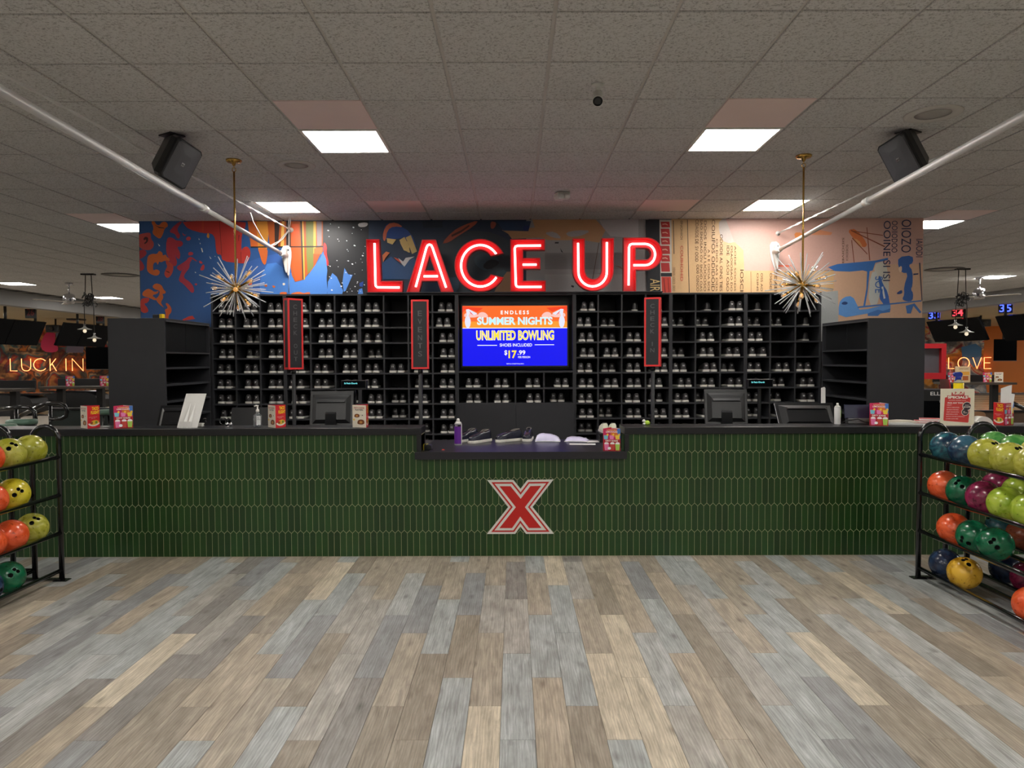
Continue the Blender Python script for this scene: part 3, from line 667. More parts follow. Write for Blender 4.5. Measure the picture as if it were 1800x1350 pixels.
slab('red_outline', xo(.017), -.006, -.008, m_xred, xe); slab('white_inline', xo(.030), -.008, -.010, m_white, xe); slab('red_letter', xo(.050), -.010, -.013, m_xred, xe)
# ================================================================== shoe shelves
YS = 8.4; SD = .5
ZR = [PZ(522, YS)] + [PZ(547, YS)-.1769*i for i in range(11)]   # row r has floor ZR[r+1] and top ZR[r]
NROW = 11
bt = .018
def shelf_unit(cols, label, rows=NROW, group='shoe shelf units'):
    xs = [PX(c, YS, 620) for c in cols]; x0, x1 = xs[0], xs[-1]
    t = thing('shoe_shelf', label, 'shelf', ((x0+x1)/2, YS, 0), 0, group); o = t.location.x
    zt = ZR[0]+.022; zb = ZR[rows]
    for x, s in ((x0, 1), (x1, -1)): box('side_panel', x-o, x-o+s*.02, 0, SD, 0, zt, m_black, t, .001)
    box('top_panel', x0-o, x1-o, 0, SD, zt, zt+.02, m_black, t, .001)
    box('back_panel', x0-o+.02, x1-o-.02, SD-.012, SD, 0, zt, m_blackin, t)
    for x in xs[1:-1]: box('divider', x-o-bt/2, x-o+bt/2, .002, SD-.012, 0, zt, m_black, t, .001)
    sm = box_mesh('shelf', x0-o+.02, x1-o-.02, .0, SD-.012, -bt, 0, m_black, .001)
    for r in range(rows): obj('shelf', sm, t, (0, 0, ZR[r+1]))
    box('kick_panel', x0-o+.02, x1-o-.02, .03, .045, 0, zb-bt, m_blackin, t)
    return xs
LC = [372, 414.5, 457.5, 501, 546, 589, 632, 675, 718, 760.5, 803]
RC = [1010, 1051.5, 1093, 1135, 1179, 1222.5, 1266, 1310.5, 1354, 1398, 1443]
shelf_unit(LC[0:4], 'black shoe cubby unit at the left end, behind the sputnik lamp')
shelf_unit(LC[3:7], 'black shoe cubby unit behind the CHECK OUT sign')
shelf_unit(LC[6:11], 'black shoe cubby unit behind the EVENTS sign, left of the screen')
shelf_unit(RC[0:5], 'black shoe cubby unit behind the CHECK IN sign, right of the screen')
shelf_unit(RC[4:8], 'black shoe cubby unit second from the right end')
shelf_unit(RC[7:11], 'black shoe cubby unit at the right end, behind the sputnik lamp')
# media bay
mbx0, mbx1 = PX(803, YS, 620), PX(1010, YS, 620)
mb = thing('media_shelf', 'black centre shelf bay framing the advertising screen above two cubby rows', 'shelf', ((mbx0+mbx1)/2, YS, 0)); o_ = mb.location.x
CC = [806, 856, 906, 956, 1007]; cxs = [PX(c, YS, 680) for c in CC]
zt = ZR[0]+.022
for x, s in ((mbx0, 1), (mbx1, -1)): box('side_panel', x-o_, x-o_+s*.022, -.01, SD, 0, zt, m_black, mb, .001)
box('top_panel', mbx0-o_, mbx1-o_, -.01, SD, zt, zt+.02, m_black, mb, .001)
box('back_panel', mbx0-o_+.022, mbx1-o_-.022, SD-.012, SD, 0, zt, m_blackin, mb)
box('screen_backing', mbx0-o_+.022, mbx1-o_-.022, .16, .18, PZ(650,YS), zt, m_blackin, mb)
zc = [PZ(652, YS), PZ(681, YS), PZ(708, YS)]
for z in zc: box('shelf', mbx0-o_+.022, mbx1-o_-.022, -.005, SD-.012, z-.022, z, m_black, mb, .001)
for x in cxs[1:-1]: box('divider', x-o_-bt/2, x-o_+bt/2, .002, SD-.012, zc[2], zc[0]-.022, m_black, mb, .001)
for a, b in ((mbx0+.004, (mbx0+mbx1)/2-.001), ((mbx0+mbx1)/2+.001, mbx1-.004)): box('door', a-o_, b-o_, -.03, -.012, .1, zc[2]-.004, m_black, mb, .002)
# --- platform under the letters
tag(box('sign_platform', PX(643,8.36,516), PX(1165,8.36,516), 8.34, 8.62, zt+.021, PZ(513, 8.36), m_black, None, .003), 'long black ledge on top of the shelves carrying the red letters', 'ledge')
# --- screen
YT = 8.5
sx0, sx1, sz0, sz1 = PX(813,YT,590), PX(997,YT,590), PZ(643,YT), PZ(537.5,YT)
tv = thing('wall_screen', 'lit advertising screen reading UNLIMITED BOWLING in the shelf bay', 'screen', ((sx0+sx1)/2, YT, sz0))
W_, H_ = (sx1-sx0)/2, sz1-sz0
box('housing', -W_-.02, W_+.02, .001, .058, -.02, H_+.02, m_blackplas, tv, .004)
SS = .85
g_blue = glow('screen_blue', 4, 6, 235, SS); g_org = glow('screen_orange', 242, 104, 36, SS); g_org2 = glow('screen_amber', 248, 150, 40, SS); g_wht = glow('screen_white', 250, 250, 252, SS); g_yel = glow('screen_yellow', 255, 222, 60, SS); g_pal = glow('screen_pale_blue', 190, 235, 250, SS); g_pnk = glow('screen_pink', 248, 190, 180, SS); g_red = glow('screen_red', 235, 60, 20, SS); g_lav = glow('screen_lavender', 222, 224, 245, SS)
def sp(a, b): return (-W_+(a-105)/(1690-105)*2*W_, H_*(1-(b-158)/(1048-158)))
def sflat(nm, pts, mat, k, it=0):
    q = [sp(a, b) for a, b in pts]
    if it: q = chaikin(q, it)
    q = [(min(max(x, -W_), W_), min(max(z, 0), H_)) for x, z in q]
    return flat(nm, q, -.0004*k, mat, tv)
def stext(body, a0, b0, a1, b1, mat, k, bold=.012):
    p, q = sp(a0, b1), sp(a1, b0); return text_rect('screen_lettering', body, p[0], q[0], p[1], q[1], -.0004*k, mat, tv, bold)
sflat('display', [(105,158),(1690,158),(1690,1048),(105,1048)], g_blue, 1)
sflat('orange_band', [(105,158),(1690,158),(1690,485),(105,485)], g_org, 2)
sflat('orange_band', [(105,390),(1690,390),(1690,485),(105,485)], g_org2, 3)
sflat('white_rule', [(105,482),(1690,482),(1690,492),(105,492)], g_wht, 4)
for f in (lambda x: x, lambda x: 1795-x):
    sflat('cloud', [(f(a), b) for a, b in [(330,330),(350,265),(410,245),(470,270),(505,330)]], g_pnk, 3, 1)
    sflat('cloud', [(f(a), b) for a, b in [(130,330),(135,270),(200,260),(330,270),(350,330)]], g_pnk, 4, 1)
    sflat('ray', [(f(a), b) for a, b in [(105,165),(420,190),(330,250),(240,215),(160,210),(105,260)]], g_red, 5)
    sflat('palm_leaf', [(f(a), b) for a, b in [(160,210),(200,205),(330,270),(270,300),(215,260),(190,330),(175,320)]], g_lav, 6)
    sflat('palm_leaf', [(f(a), b) for a, b in [(175,300),(215,320),(235,390),(215,480),(165,485),(140,410),(145,340)]], g_lav, 7, 1)
    sflat('palm_leaf', [(f(a), b) for a, b in [(205,225),(280,300),(260,290),(230,270)]], g_red, 8)
stext('E N D L E S S', 685,228,1112,285, g_wht, 9, .03); stext('SUMMER NIGHTS', 328,325,1470,440, g_wht, 9, .04); stext('SUMMER NIGHTS', 335,332,1463,433, g_pal, 10, .02)
stext('UNLIMITED BOWLING', 312,520,1492,670, g_wht, 9, .045); stext('UNLIMITED BOWLING', 319,527,1487,664, g_yel, 10, .015)
stext('SHOES INCLUDED', 668,716,1158,762, g_wht, 9, .012); stext('$', 738,815,782,895, g_wht, 9, .02); stext('17', 800,820,925,938, g_yel, 9, .03); stext('.99', 938,818,1056,885, g_wht, 9, .02); stext('PER PERSON', 946,905,1128,935, g_wht, 9, .01); stext('TERMS & CONDITIONS APPLY', 765,1010,1036,1026, g_wht, 9, 0)
sflat('white_rule', [(330,738),(628,738),(628,748),(330,748)], g_wht, 9); sflat('white_rule', [(1198,732),(1492,732),(1492,742),(1198,742)], g_wht, 9)
# ================================================================== LACE UP letters
m_tray = M('letter_red', C(224, 30, 40), .4, vary=.04)
neon = M('neon_white', C(255, 225, 222), .4, emit=(1, .76, .74, 1), es=2.5)
def offset_loop(c, sh):
    n = len(c); ar = sum(c[i][0]*c[(i+1) % n][1]-c[(i+1) % n][0]*c[i][1] for i in range(n)); sg = 1 if ar > 0 else -1; out = []
    for i in range(n):
        p0, p1, p2 = Vector(c[i-1]), Vector(c[i]), Vector(c[(i+1) % n]); d1 = (p1-p0).normalized(); d2 = (p2-p1).normalized()
        n1 = Vector((-d1.y, d1.x))*sg; n2 = Vector((-d2.y, d2.x))*sg; md = n1+n2
        md = md/max(.3, md.dot(n1)) if md.length > 1e-5 else n1
        out.append((p1.x+md.x*sh, p1.y+md.y*sh))
    return out
YL = 8.37; LD = .085
def arc(cx, cy, rx, ry, a0, a1, n=18): return [(cx+rx*math.cos(R(a0+(a1-a0)*i/n)), cy-ry*math.sin(R(a0+(a1-a0)*i/n))) for i in range(n+1)]
def letter(ch, v, outer, holes, tubes):
    ox, oy, s = VIEWS[v]
    def w2(q): return [(PX(ox+a/s, YL, 465), PZ(oy+b/s, YL)) for a, b in q]
    O = w2(outer); Hs = [w2(h) for h in holes]
    bx = sum(p[0] for p in O)/len(O); bz = min(p[1] for p in O)
    t = thing('sign_letter', 'red channel letter %s of the LACE UP sign with white neon tube' % ch, 'letter', (bx, YL+LD, bz), 0, 'LACE UP sign letters')
    loc = lambda q: [(x-bx, z-bz) for x, z in q]
    O = loc(O); Hs = [loc(h) for h in Hs]
    loops = [O]+Hs
    allp = [p for l in loops for p in l]
    tris = geometry.tessellate_polygon([[Vector((p[0], p[1], 0)) for p in l] for l in loops])
    V = [(x, -.008, z) for x, z in allp]+[(x, 0, z) for x, z in allp]; n = len(allp)
    Fc = []
    for a, b, c in tris:
        pa, pb, pc = allp[a], allp[b], allp[c]
        if (pb[0]-pa[0])*(pc[1]-pa[1])-(pc[0]-pa[0])*(pb[1]-pa[1]) < 0: b, c = c, b
        Fc.append((a, b, c)); Fc.append((n+a, n+c, n+b))
    obj('tray_back', mesh('tray_back', V, Fc, m_tray), t)
    V = []; Fc = []
    for k, l in enumerate(loops):
        q = offset_loop(l, .011 if k == 0 else -.011); b0 = len(V); m = len(l)
        for ring, y in ((l, 0), (l, -LD), (q, -LD), (q, -.007)): V += [(x, y, z) for x, z in ring]
        for r_ in range(3):
            for i in range(m): Fc.append((b0+r_*m+i, b0+r_*m+(i+1) % m, b0+(r_+1)*m+(i+1) % m, b0+(r_+1)*m+i))
    me = mesh('rim', V, Fc, m_tray)
    bm = bmesh.new(); bm.from_mesh(me); bmesh.ops.recalc_face_normals(bm, faces=bm.faces[:]); bm.to_mesh(me); bm.free()
    obj('rim', me, t)
    for tb in tubes:
        q = loc(w2(tb)); tube('neon_tube', [(x, -.045, z) for x, z in q], .0125, neon, t, 8)
letter('L', 'B', [(1322,178),(1428,178),(1440,508),(1610,508),(1606,600),(1330,600)], [], [[(1384,205),(1388,530)]+[(1391,546),(1402,556)]+[(1580,558)]])
letter('A', 'C', [(190,182),(298,182),(438,600),(338,600),(308,512),(188,512),(164,600),(62,600)], [[(248,312),(284,425),(216,425)]], [[(133,555),(220,245),(230,224),(245,217),(260,224),(270,245),(375,560)], [(197,470),(310,470)]])
letter('C', 'C', arc(650,388,206,210,27,333,36)+arc(646,388,104,122,325,35,30), [], [arc(648,388,153,165,34,326,36)])
letter('E', 'C', [(887,182),(1162,182),(1162,270),(990,270),(990,330),(1125,330),(1125,420),(990,420),(990,510),(1167,510),(1167,598),(887,598)], [], [[(1130,229),(945,230),(928,236),(922,250),(930,540),(936,552),(950,557),(1135,557)], [(985,380),(1095,380)]])
letter('U', 'C', [(1380,178),(1477,178),(1477,425)]+arc(1543,425,66,75,180,360,14)[1:]+[(1610,175),(1708,175),(1706,430)]+arc(1543,430,163,165,0,-180,22)[1:], [], [[(1425,210),(1428,440)]+arc(1541,440,113,115,180,360,18)[1:]+[(1654,205)]])
letter('P', 'D', [(207,172),(385,171)]+arc(385,301,131,130,90,-90,18)[1:]+[(308,431),(308,598),(207,598)], [[(305,257),(378,257)]+arc(378,302,45,45,90,-90,10)[1:]+[(305,347)]], [[(252,548),(255,244),(262,226),(278,219),(385,219)]+arc(385,304,77,84,90,-90,14)[1:]+[(290,388)]])
# ================================================================== return cabinets
YR = 7.3
for s in (-1, 1):
    xa, xb = (PX(192,YR,650), PX(290,YR,650)) if s < 0 else (PX(1625,YR,650), PX(1526,YR,650))   # outer, inner
    zt_ = PZ(559, YR, 290 if s < 0 else 1526)
    t = thing('tall_cabinet', 'tall black cabinet closing the %s end of the shoe shelves' % ('left' if s < 0 else 'right'), 'cabinet', (xb, YR, 0), 0, 'tall end cabinets')
    w_ = xa-xb; D = YS-YR-.005
    box('end_panel', 0, w_, 0, .03, 0, zt_, m_black, t, .002)
    box('outer_panel', w_-s*-.025 if s < 0 else w_-.025, w_, .03, D, 0, zt_, m_black, t)
    box('top_panel', 0, w_, .03, D, zt_-.03, zt_, m_black, t, .002)
    box('rear_panel', 0, w_*.95, D-.02, D, 0, zt_-.03, m_black, t)
    zs = [PZ(y, YR, 290) for y in (618, 646, 676, 706, 735)]
    for z in zs: box('shelf', 0, w_*.95, .03, D-.02, z-.02, z, m_black, t, .001)
    for k in range(2): box('sliding_door', w_*.06+k*0, w_*.09, .035+k*(D-.06)*.5, .03+(k+1)*(D-.06)*.5, zs[0]+.002, zt_-.032, m_blackgloss if False else m_blackplas, t, .002)
    box('edge_trim', -s*-.002 if False else 0, s*.004*-1, .03, D-.02, zt_-.034, zt_-.022, m_grey_metal, t)
    box('edge_trim', 0, s*.004*-1, .03, D-.02, zs[0]-.016, zs[0]-.006, m_grey_metal, t)
# ================================================================== shoes
m_upper = M('black_shoe_leather', C(50, 48, 50), .3, vary=.35, scale=60, bump=.1, bscale=120)
m_navy = M('navy_shoe_leather', C(36, 38, 52), .25, vary=.3, scale=40, bump=.1, bscale=120)
m_sole = M('white_rubber', C(222, 220, 212), .6, vary=.1, scale=40)
m_print = M('white_number', C(210, 210, 210), .5)
m_lining = M('grey_lining', C(110, 105, 100), .8, vary=.1)
ST = [(0,.026,.080),(.006,.032,.088),(.03,.036,.090),(.07,.036,.078),(.11,.036,.080),(.15,.039,.074),(.19,.044,.060),(.23,.042,.050),(.258,.033,.042),(.272,.020,.032),(.278,.008,.022)]
def shoe_meshes(mat_u, nm=''):
    V = []; Fc = []; na = 12
    for (y, hw_, h) in ST:
        for k in range(na+1):
            a = PI*k/na; c_, s_ = math.cos(a), math.sin(a)
            hz = max(0, s_)**.42
            x = hw_*math.copysign(abs(c_)**.5, c_)*(1-.30*hz**3)
            z = .02+h*hz
            if .02 < y < .12 and s_ > .9: z -= .035
            V.append((x, y, z))
    n = len(ST)
    for i in range(n-1):
        for k in range(na): Fc.append((i*(na+1)+k, i*(na+1)+k+1, (i+1)*(na+1)+k+1, (i+1)*(na+1)+k))
    Fc.append(tuple(range(na, -1, -1))); Fc.append(tuple((n-1)*(na+1)+k for k in range(na+1)))
    up = mesh('upper', V, Fc, mat_u, True)
    prof = [(h_+.006, y) for (y, h_, q) in ST]
    ring = [(-.012, -.006)] + [(-a, y) for a, y in prof] + [(-.006, .284), (.006, .284)] + [(a, y) for a, y in prof[::-1]] + [(.012, -.006)]
    V = []; Fc = []; m = len(ring)
    for z, sc in ((0, .96), (.003, 1), (.021, 1), (.025, .95)):
        V += [(x*sc, .139+(y-.139)*(sc*.3+.7), z) for x, y in ring]
    for r_ in range(3):
        for i in range(m): Fc.append((r_*m+i, r_*m+(i+1) % m, (r_+1)*m+(i+1) % m, (r_+1)*m+i))
    Fc.append(tuple(range(m))); Fc.append(tuple(3*m+i for i in range(m-1, -1, -1)))
    so = mesh('sole', V, Fc, m_sole)
    bm = bmesh.new(); bm.from_mesh(so); bmesh.ops.recalc_face_normals(bm, faces=bm.faces[:]); bm.to_mesh(so); bm.free()
    bm = bmesh.new(); bm.from_mesh(up); bmesh.ops.recalc_face_normals(bm, faces=bm.faces[:]); bm.to_mesh(up); bm.free()
    up.polygons.foreach_set('use_smooth', [True]*len(up.polygons))
    return up, so
up_me, so_me = shoe_meshes(m_upper); upn_me, son_me = shoe_meshes(m_navy)
V = []; Fc = []
for y, z, hw_ in ((.118,.1,.018),(.134,.098,.021),(.150,.093,.022),(.166,.087,.023),(.182,.081,.023)):
    a, b = tube_data([(-hw_-.004, y, z-.016), (-hw_*.6, y+.001, z-.002), (0, y+.003, z+.002), (hw_*.6, y+.001, z-.002), (hw_+.004, y, z-.016)], .0028, 5)
    k = len(V); V += a; Fc += [tuple(i+k for i in f) for f in b]
lace_me = mesh('laces', V, Fc, M('dark_lace', C(40,40,44), .8, vary=.1))
lv, lf = tube_data([(.021*math.cos(q*PI/8), .066+.050*math.sin(q*PI/8), .098+.006*math.cos(q*PI/8)**2-.010*math.sin(q*PI/8)) for q in range(16)], .0045, 6, True)
lining_me = mesh('collar_lining', lv, lf, m_lining, True)
num_cache = {}
def num_me(n):
    if n not in num_cache:
        tmp = text_rect('number_print', str(n), -.011, .011, .062, .082, -.003, m_print, None, .03)
        num_cache[n] = tmp.data; bpy.data.objects.remove(tmp)
    return num_cache[n]
def shoe(loc, rotz, label, group, n=None, ups=up_me, sos=so_me, laces=False, scale=1.):
    t = thing('bowling_shoe', label, 'shoe', loc, rotz, group); t.scale = (scale, scale, scale)
    obj('upper', ups, t); obj('sole', sos, t)
    if laces: obj('laces', lace_me, t); obj('collar_lining', lining_me, t)
    if n: obj('number_print', num_me(n), t)
    return t
# cells: c centre, r right, l left, s spread, d deep, e deep left, 1 one deep, . none
LROWS = ['rrrrscc.lc', 'rrrrrcc.cl', 'rdrdrrs.cr', 'rdrdrrd.cr', 'crrclrcccr', 'crrllrl.dr', 'crrcldrdcr', 'rdrlddrdcr', 'crcrcrdedr', '.......ddr', '..........']
RROWS = ['r.11.1r1..', 'ld.reerde1', 'cdcr.crl.1', 'rrcreccs..', 'ldcrlrdlcl', 'crclrcr1dc', 'cecdceldec', 'cecrcrddrc', 'd.cdcc.crd', 'd..c......', '..........']
NUML = [6, 7, 7, 8, 9, 9, 10, 11, 12, 12]; NUMR = [12, 12, 11, 11, 10, 10, 9, 9, 8, 8]
random.seed(11)
def pair(xc0, xc1, zf, code, where, grp, num):
    if code == '.': return
    cw = xc1-xc0; cx = (xc0+xc1)/2; gap = .092; dy = .012; off = 0
    if code == 'r': off = min(.04, cw/2-.105)
    if code == 'l': off = -min(.04, cw/2-.105)
    if code == 's': gap = .125
    if code in 'de1': dy = .17
    if code == 'e': off = -.03
    off += random.uniform(-.008, .008)
    for s in (-1, 1):
        if code == '1' and s < 0: continue
        shoe((cx+off+s*gap/2, YS+dy+random.uniform(0, .012), zf+.001), R(random.uniform(-5, 5)), '%s shoe of the black pair in %s' % ('left' if s < 0 else 'right', where), grp, num if code not in '1' else None)
for r in range(NROW):
    for c in range(10):
        xs = [PX(q, YS, 620) for q in LC]; pair(xs[c]+.01, xs[c+1]-.01, ZR[r+1], LROWS[r][c], '%s row down, %s column left of the screen' % (ORD[r], ORD[9-c]), 'rental shoes left of the screen', NUML[c])
        xs = [PX(q, YS, 620) for q in RC]; pair(xs[c]+.01, xs[c+1]-.01, ZR[r+1], RROWS[r][c], '%s row down, %s column right of the screen' % (ORD[r], ORD[c]), 'rental shoes right of the screen', NUMR[c])
for r, codes in enumerate(('ccrr', 'ccrd')):
    for c in range(4): pair(cxs[c]+.01, cxs[c+1]-.01, zc[r+1], codes[c], '%s cubby of the %s row under the screen' % (ORD[c], ('upper', 'lower')[r]), 'rental shoes under the screen', [[14,15,16,16],[15,17,16,14]][r][c])
# ================================================================== hanging sputnik lamps
def rod_mesh(name, r, l, mat, seg=6): return lathe_mesh(name, [(r, 0), (r, l)], mat, seg)
m_rod = M('glass_rod', C(240, 243, 246), .08, trans=.45, vary=.02, scale=10)
rod_l = [rod_mesh('glass_rod', .0042, l, m_rod) for l in (.20, .235, .265)]
arm_me = lathe_mesh('bulb_arm', [(.0085, .02), (.0085, .125), (.011, .127), (.011, .15), (.004, .152)], m_brass, 10)
bulb_me = lathe_mesh('bulb', [(.003, .148), (.008, .155), (.017, .165), (.021, .178), (.020, .19), (.012, .201), (.001, .205)], M('bulb_glass', C(250,244,232), .04, trans=.85, vary=.01), 12)
fil_me = lathe_mesh('filament', [(.002, .152), (.006, .160), (.006, .185), (.001, .188)], M('filament_amber', C(255,190,90), .5, emit=C(255,180,80), es=.25), 8)
def sputnik(cpx, cpy, hub_py, label):
    c = PG(cpx, cpy, CEIL-.006); hz = PZ(hub_py, c.y, cpx)
    t = thing('sputnik_chandelier', label, 'chandelier', (c.x, c.y, hz), 0, 'brass sputnik chandeliers')
    top = CEIL-.006-hz
    lathe('canopy', [(.066, 0), (.066, -.012), (.058, -.022), (.02, -.026), (.012, -.05), (.004, -.052)], m_brass, t, (0, 0, top), seg=24)
    tube('stem', [(0, 0, .03), (0, 0, top-.1)], .0085, m_brass, t, 10)
    tube('stem_loop', [(.016*math.cos(q*PI/6), 0, top-.085+.018*math.sin(q*PI/6)) for q in range(12)], .0035, m_brass, t, 6, True)
    tube('stem_hook', [(0, 0, top-.05), (0, 0, top-.07)], .004, m_brass, t, 6)
    lathe('hub', [(.001, -.048), (.02, -.043), (.036, -.03), (.046, -.012), (.048, 0), (.046, .012), (.036, .03), (.02, .043), (.001, .048)], m_brass, t, seg=20)
    rnd = random.Random(5); n = 78
    for i in range(n):
        z = 1-2*(i+.5)/n; a = i*2.399963; r_ = math.sqrt(1-z*z)
        d = Vector((r_*math.cos(a), r_*math.sin(a), z))
        if z > .93: continue
        q = Vector((0, 0, 1)).rotation_difference(d).to_euler()
        if i % 6 == 2:
            b = obj('bulb_arm', arm_me, t, (0, 0, 0), q); obj('bulb', bulb_me, b); obj('filament', fil_me, b)
        else:
            l = rnd.choice(rod_l); obj('glass_rod', l, t, d*.046, q)
    st = bmesh.new()
    return t
sputnik(411, 281, 507, 'brass sputnik chandelier with glass rods hanging left of the sign')
sputnik(1413, 273, 501, 'brass sputnik chandelier with glass rods hanging right of the sign')
# ================================================================== loudspeakers under the ceiling
def loudspeaker(px, py, Y, yaw, label):
    c = P(px, py, Y)
    t = thing('loudspeaker', label, 'loudspeaker', (c.x, c.y, CEIL-.006), yaw, 'ceiling loudspeakers')
    dz = c.z-(CEIL-.006); t.scale = (.93, .93, 1)
    piv = Matrix.Translation((0, 0, dz)) @ Matrix.Rotation(R(24), 4, 'X') @ Matrix.Rotation(R(17 if yaw > 0 else -17), 4, 'Y')
    # tapered case: wide front, narrow back
    def ring(w, h, y, n=6):
        c_ = .02; return [(-w+c_, y, -h), (w-c_, y, -h), (w, y, -h+c_), (w, y, h-c_), (w-c_, y, h), (-w+c_, y, h), (-w, y, h-c_), (-w, y, -h+c_)]
    V = ring(.125,.165,-.1)+ring(.13,.17,-.08)+ring(.13,.17,-.02)+ring(.085,.13,.12)+ring(.07,.11,.135); Fc = []
    for r_ in range(4):
        for i in range(8): Fc.append((r_*8+i, r_*8+(i+1) % 8, (r_+1)*8+(i+1) % 8, (r_+1)*8+i))
    Fc.append(tuple(range(7, -1, -1))); Fc.append(tuple(32+i for i in range(8)))
    me = mesh('case', [piv @ Vector(v) for v in V], Fc, m_blackplas); obj('case', me, t)
    V = ring(.118,.158,-.101)+ring(.112,.152,-.112)+ring(.05,.08,-.119); Fc = []
    for r_ in range(2):
        for i in range(8): Fc.append((r_*8+i, r_*8+(i+1) % 8, (r_+1)*8+(i+1) % 8, (r_+1)*8+i))
    Fc.append(tuple(16+i for i in range(8)))
    g = obj('grille', mesh('grille', [piv @ Vector(v) for v in V], Fc, M('speaker_grille', C(66, 66, 70), .4, vary=.2, scale=300, bump=.3, bscale=500)), t)
    me = box_mesh('badge', -.014, .014, -.1215, -.119, -.014, .014, m_chrome, .001); me.transform(piv); obj('badge', me, t)
    tx = text_rect('badge_mark', 'JBL', -.010, .010, -.005, .005, -.1222, m_blackplas, t, .01); tx.data.transform(piv)
    box('ceiling_plate', -.07, .07, -.05, .11, -.012, 0, m_blackplas, t, .004)
    me = box_mesh('bracket', -.03, .03, -.02, .06, .10, .185, m_blackplas, .006); me.transform(Matrix.Translation((0, 0, dz)) @ Matrix.Rotation(R(10), 4, 'X')); obj('bracket', me, t)
    box('bracket_neck', -.02, .02, .0, .05, dz+.15, -.01, m_blackplas, t, .004)
loudspeaker(307, 282, 5.6, R(58), 'black loudspeaker hanging under the ceiling at upper left')
loudspeaker(1592, 273, 5.6, R(-58), 'black loudspeaker hanging under the ceiling at upper right')
# ================================================================== white poles, cables and brackets on the mural wall
m_pole = M('white_pole', C(205, 205, 202), .35, vary=.04, scale=10)
def pole_set(side):
    if side < 0: e = (497, 447); far = (0, 158); ce = (511, 404); cf = (0, 128); jt = (355, 366)
    else: e = (1368, 440); far = (1800, 203); ce = (1368, 410); cf = (1800, 205); jt = (1530, 354)
    sd = 'left' if side < 0 else 'right'
    A = P(e[0], e[1], YW-.16)
    d = CR @ Vector(((far[0]-900)/F, -(far[1]-675)/F, -1)); k = (A.z-CAMZ)/d.z; B = Vector((d.x*k, d.y*k, A.z))
    if side > 0: B.z = A.z
    dirn = (B-A).normalized(); B = A+dirn*((-8.98-A.y)/dirn.y)
    # joint point along the pole
    dj = CR @ Vector(((jt[0]-900)/F, -(jt[1]-675)/F, -1)); kj = (A.z-CAMZ)/dj.z; J = A+dirn*((Vector((dj.x*kj, dj.y*kj, A.z))-A).dot(dirn))
    t = thing('telescopic_pole', 'white telescopic pole running under the ceiling at %s to the mural' % sd, 'pole', A, 0, 'white poles')
    tube('thin_tube', [(0, 0, 0), J-A], .022, m_pole, t, 12); tube('thick_tube', [J-A, B-A], .026, m_pole, t, 12)
    tube('coupling', [J-A-dirn*.05, J-A+dirn*.05], .034, m_pole, t, 12)
    # wall bracket
    b = thing('wall_bracket', 'white cast bracket holding the %s pole on the mural' % sd, 'bracket', (A.x, YW-.02, A.z), 0, 'pole brackets')
    sx = 1 if side < 0 else -1
    slab('wall_plate', chaikin([(-.06,.12),(.05,.13),(.07,.02),(.05,-.12),(.03,-.26),(-.0,-.20),(-.05,-.05)],1), -.012, .002, m_whiteplas, b)
    slab('rib', chaikin([(-.01,.09),(.02,.09),(.03,-.20),(.01,-.22),(-.02,-.05)],1), -.075, -.01, m_whiteplas, b)
    tube('socket', [(0, -.03, 0), Vector((0, -.14, 0))+dirn*.10], .038, m_whiteplas, b, 12, r_end=.032)
    lathe('bolt', [(.012, 0), (.012, -.012), (.001, -.013)], m_chrome, b, (.03, -.03, .07), (PI/2, 0, 0), 8)
    # upper cable
    A2 = P(ce[0], ce[1], YW-.02); d = CR @ Vector(((cf[0]-900)/F, -(cf[1]-675)/F, -1)); zt_ = A2.z
    k = (zt_-CAMZ)/d.z; B2 = Vector((d.x*k, d.y*k, zt_)); d2 = (B2-A2).normalized(); B2 = A2+d2*((-8.98-A2.y)/d2.y)
    n = 180; pts = [A2.lerp(B2, i/n) for i in range(n+1)]
    t2 = thing('twisted_cable', 'thin twisted cable strung above the %s white pole' % sd, 'cable', A2, 0, 'twisted cables')
    for q in (0, PI): tube('strand', [(p-A2)+Vector((.006*math.cos(i*1.3+q), 0, .006*math.sin(i*1.3+q))) for i, p in enumerate(pts)], .0055, m_pole, t2, 6)
    lathe('anchor', [(.03, .004), (.03, -.008), (.012, -.014), (.012, -.03), (.001, -.031)], m_whiteplas, t2, (0, .012, 0), (-PI/2, 0, 0), 12)
    if side < 0:
        t3 = thing('loose_wire', 'loose white wires drooping from the ceiling by the left pole', 'wire', P(511, 378, 8.8))
        o = t3.location
        def pl(lst): return [P(a, b, y)-o for a, b, y in lst]
        tube('strand', pl([(511,378,8.8),(510,392,8.9),(508,405,8.98),(497,420,8.95),(484,430,8.9),(474,432,8.8),(462,420,8.6),(445,390,8.3),(440,374,8.1)]), .006, m_pole, t3, 6)
        tube('strand', pl([(509,378,8.8),(507,394,8.9),(507,405,8.98),(490,424,8.96),(474,432,8.8)]), .005, m_pole, t3, 6)
        tube('drop', pl([(508,405,8.99),(508,440,9.0),(508,480,9.0),(508,514,9.0)]), .004, m_pole, t3, 6)
pole_set(-1); pole_set(1)
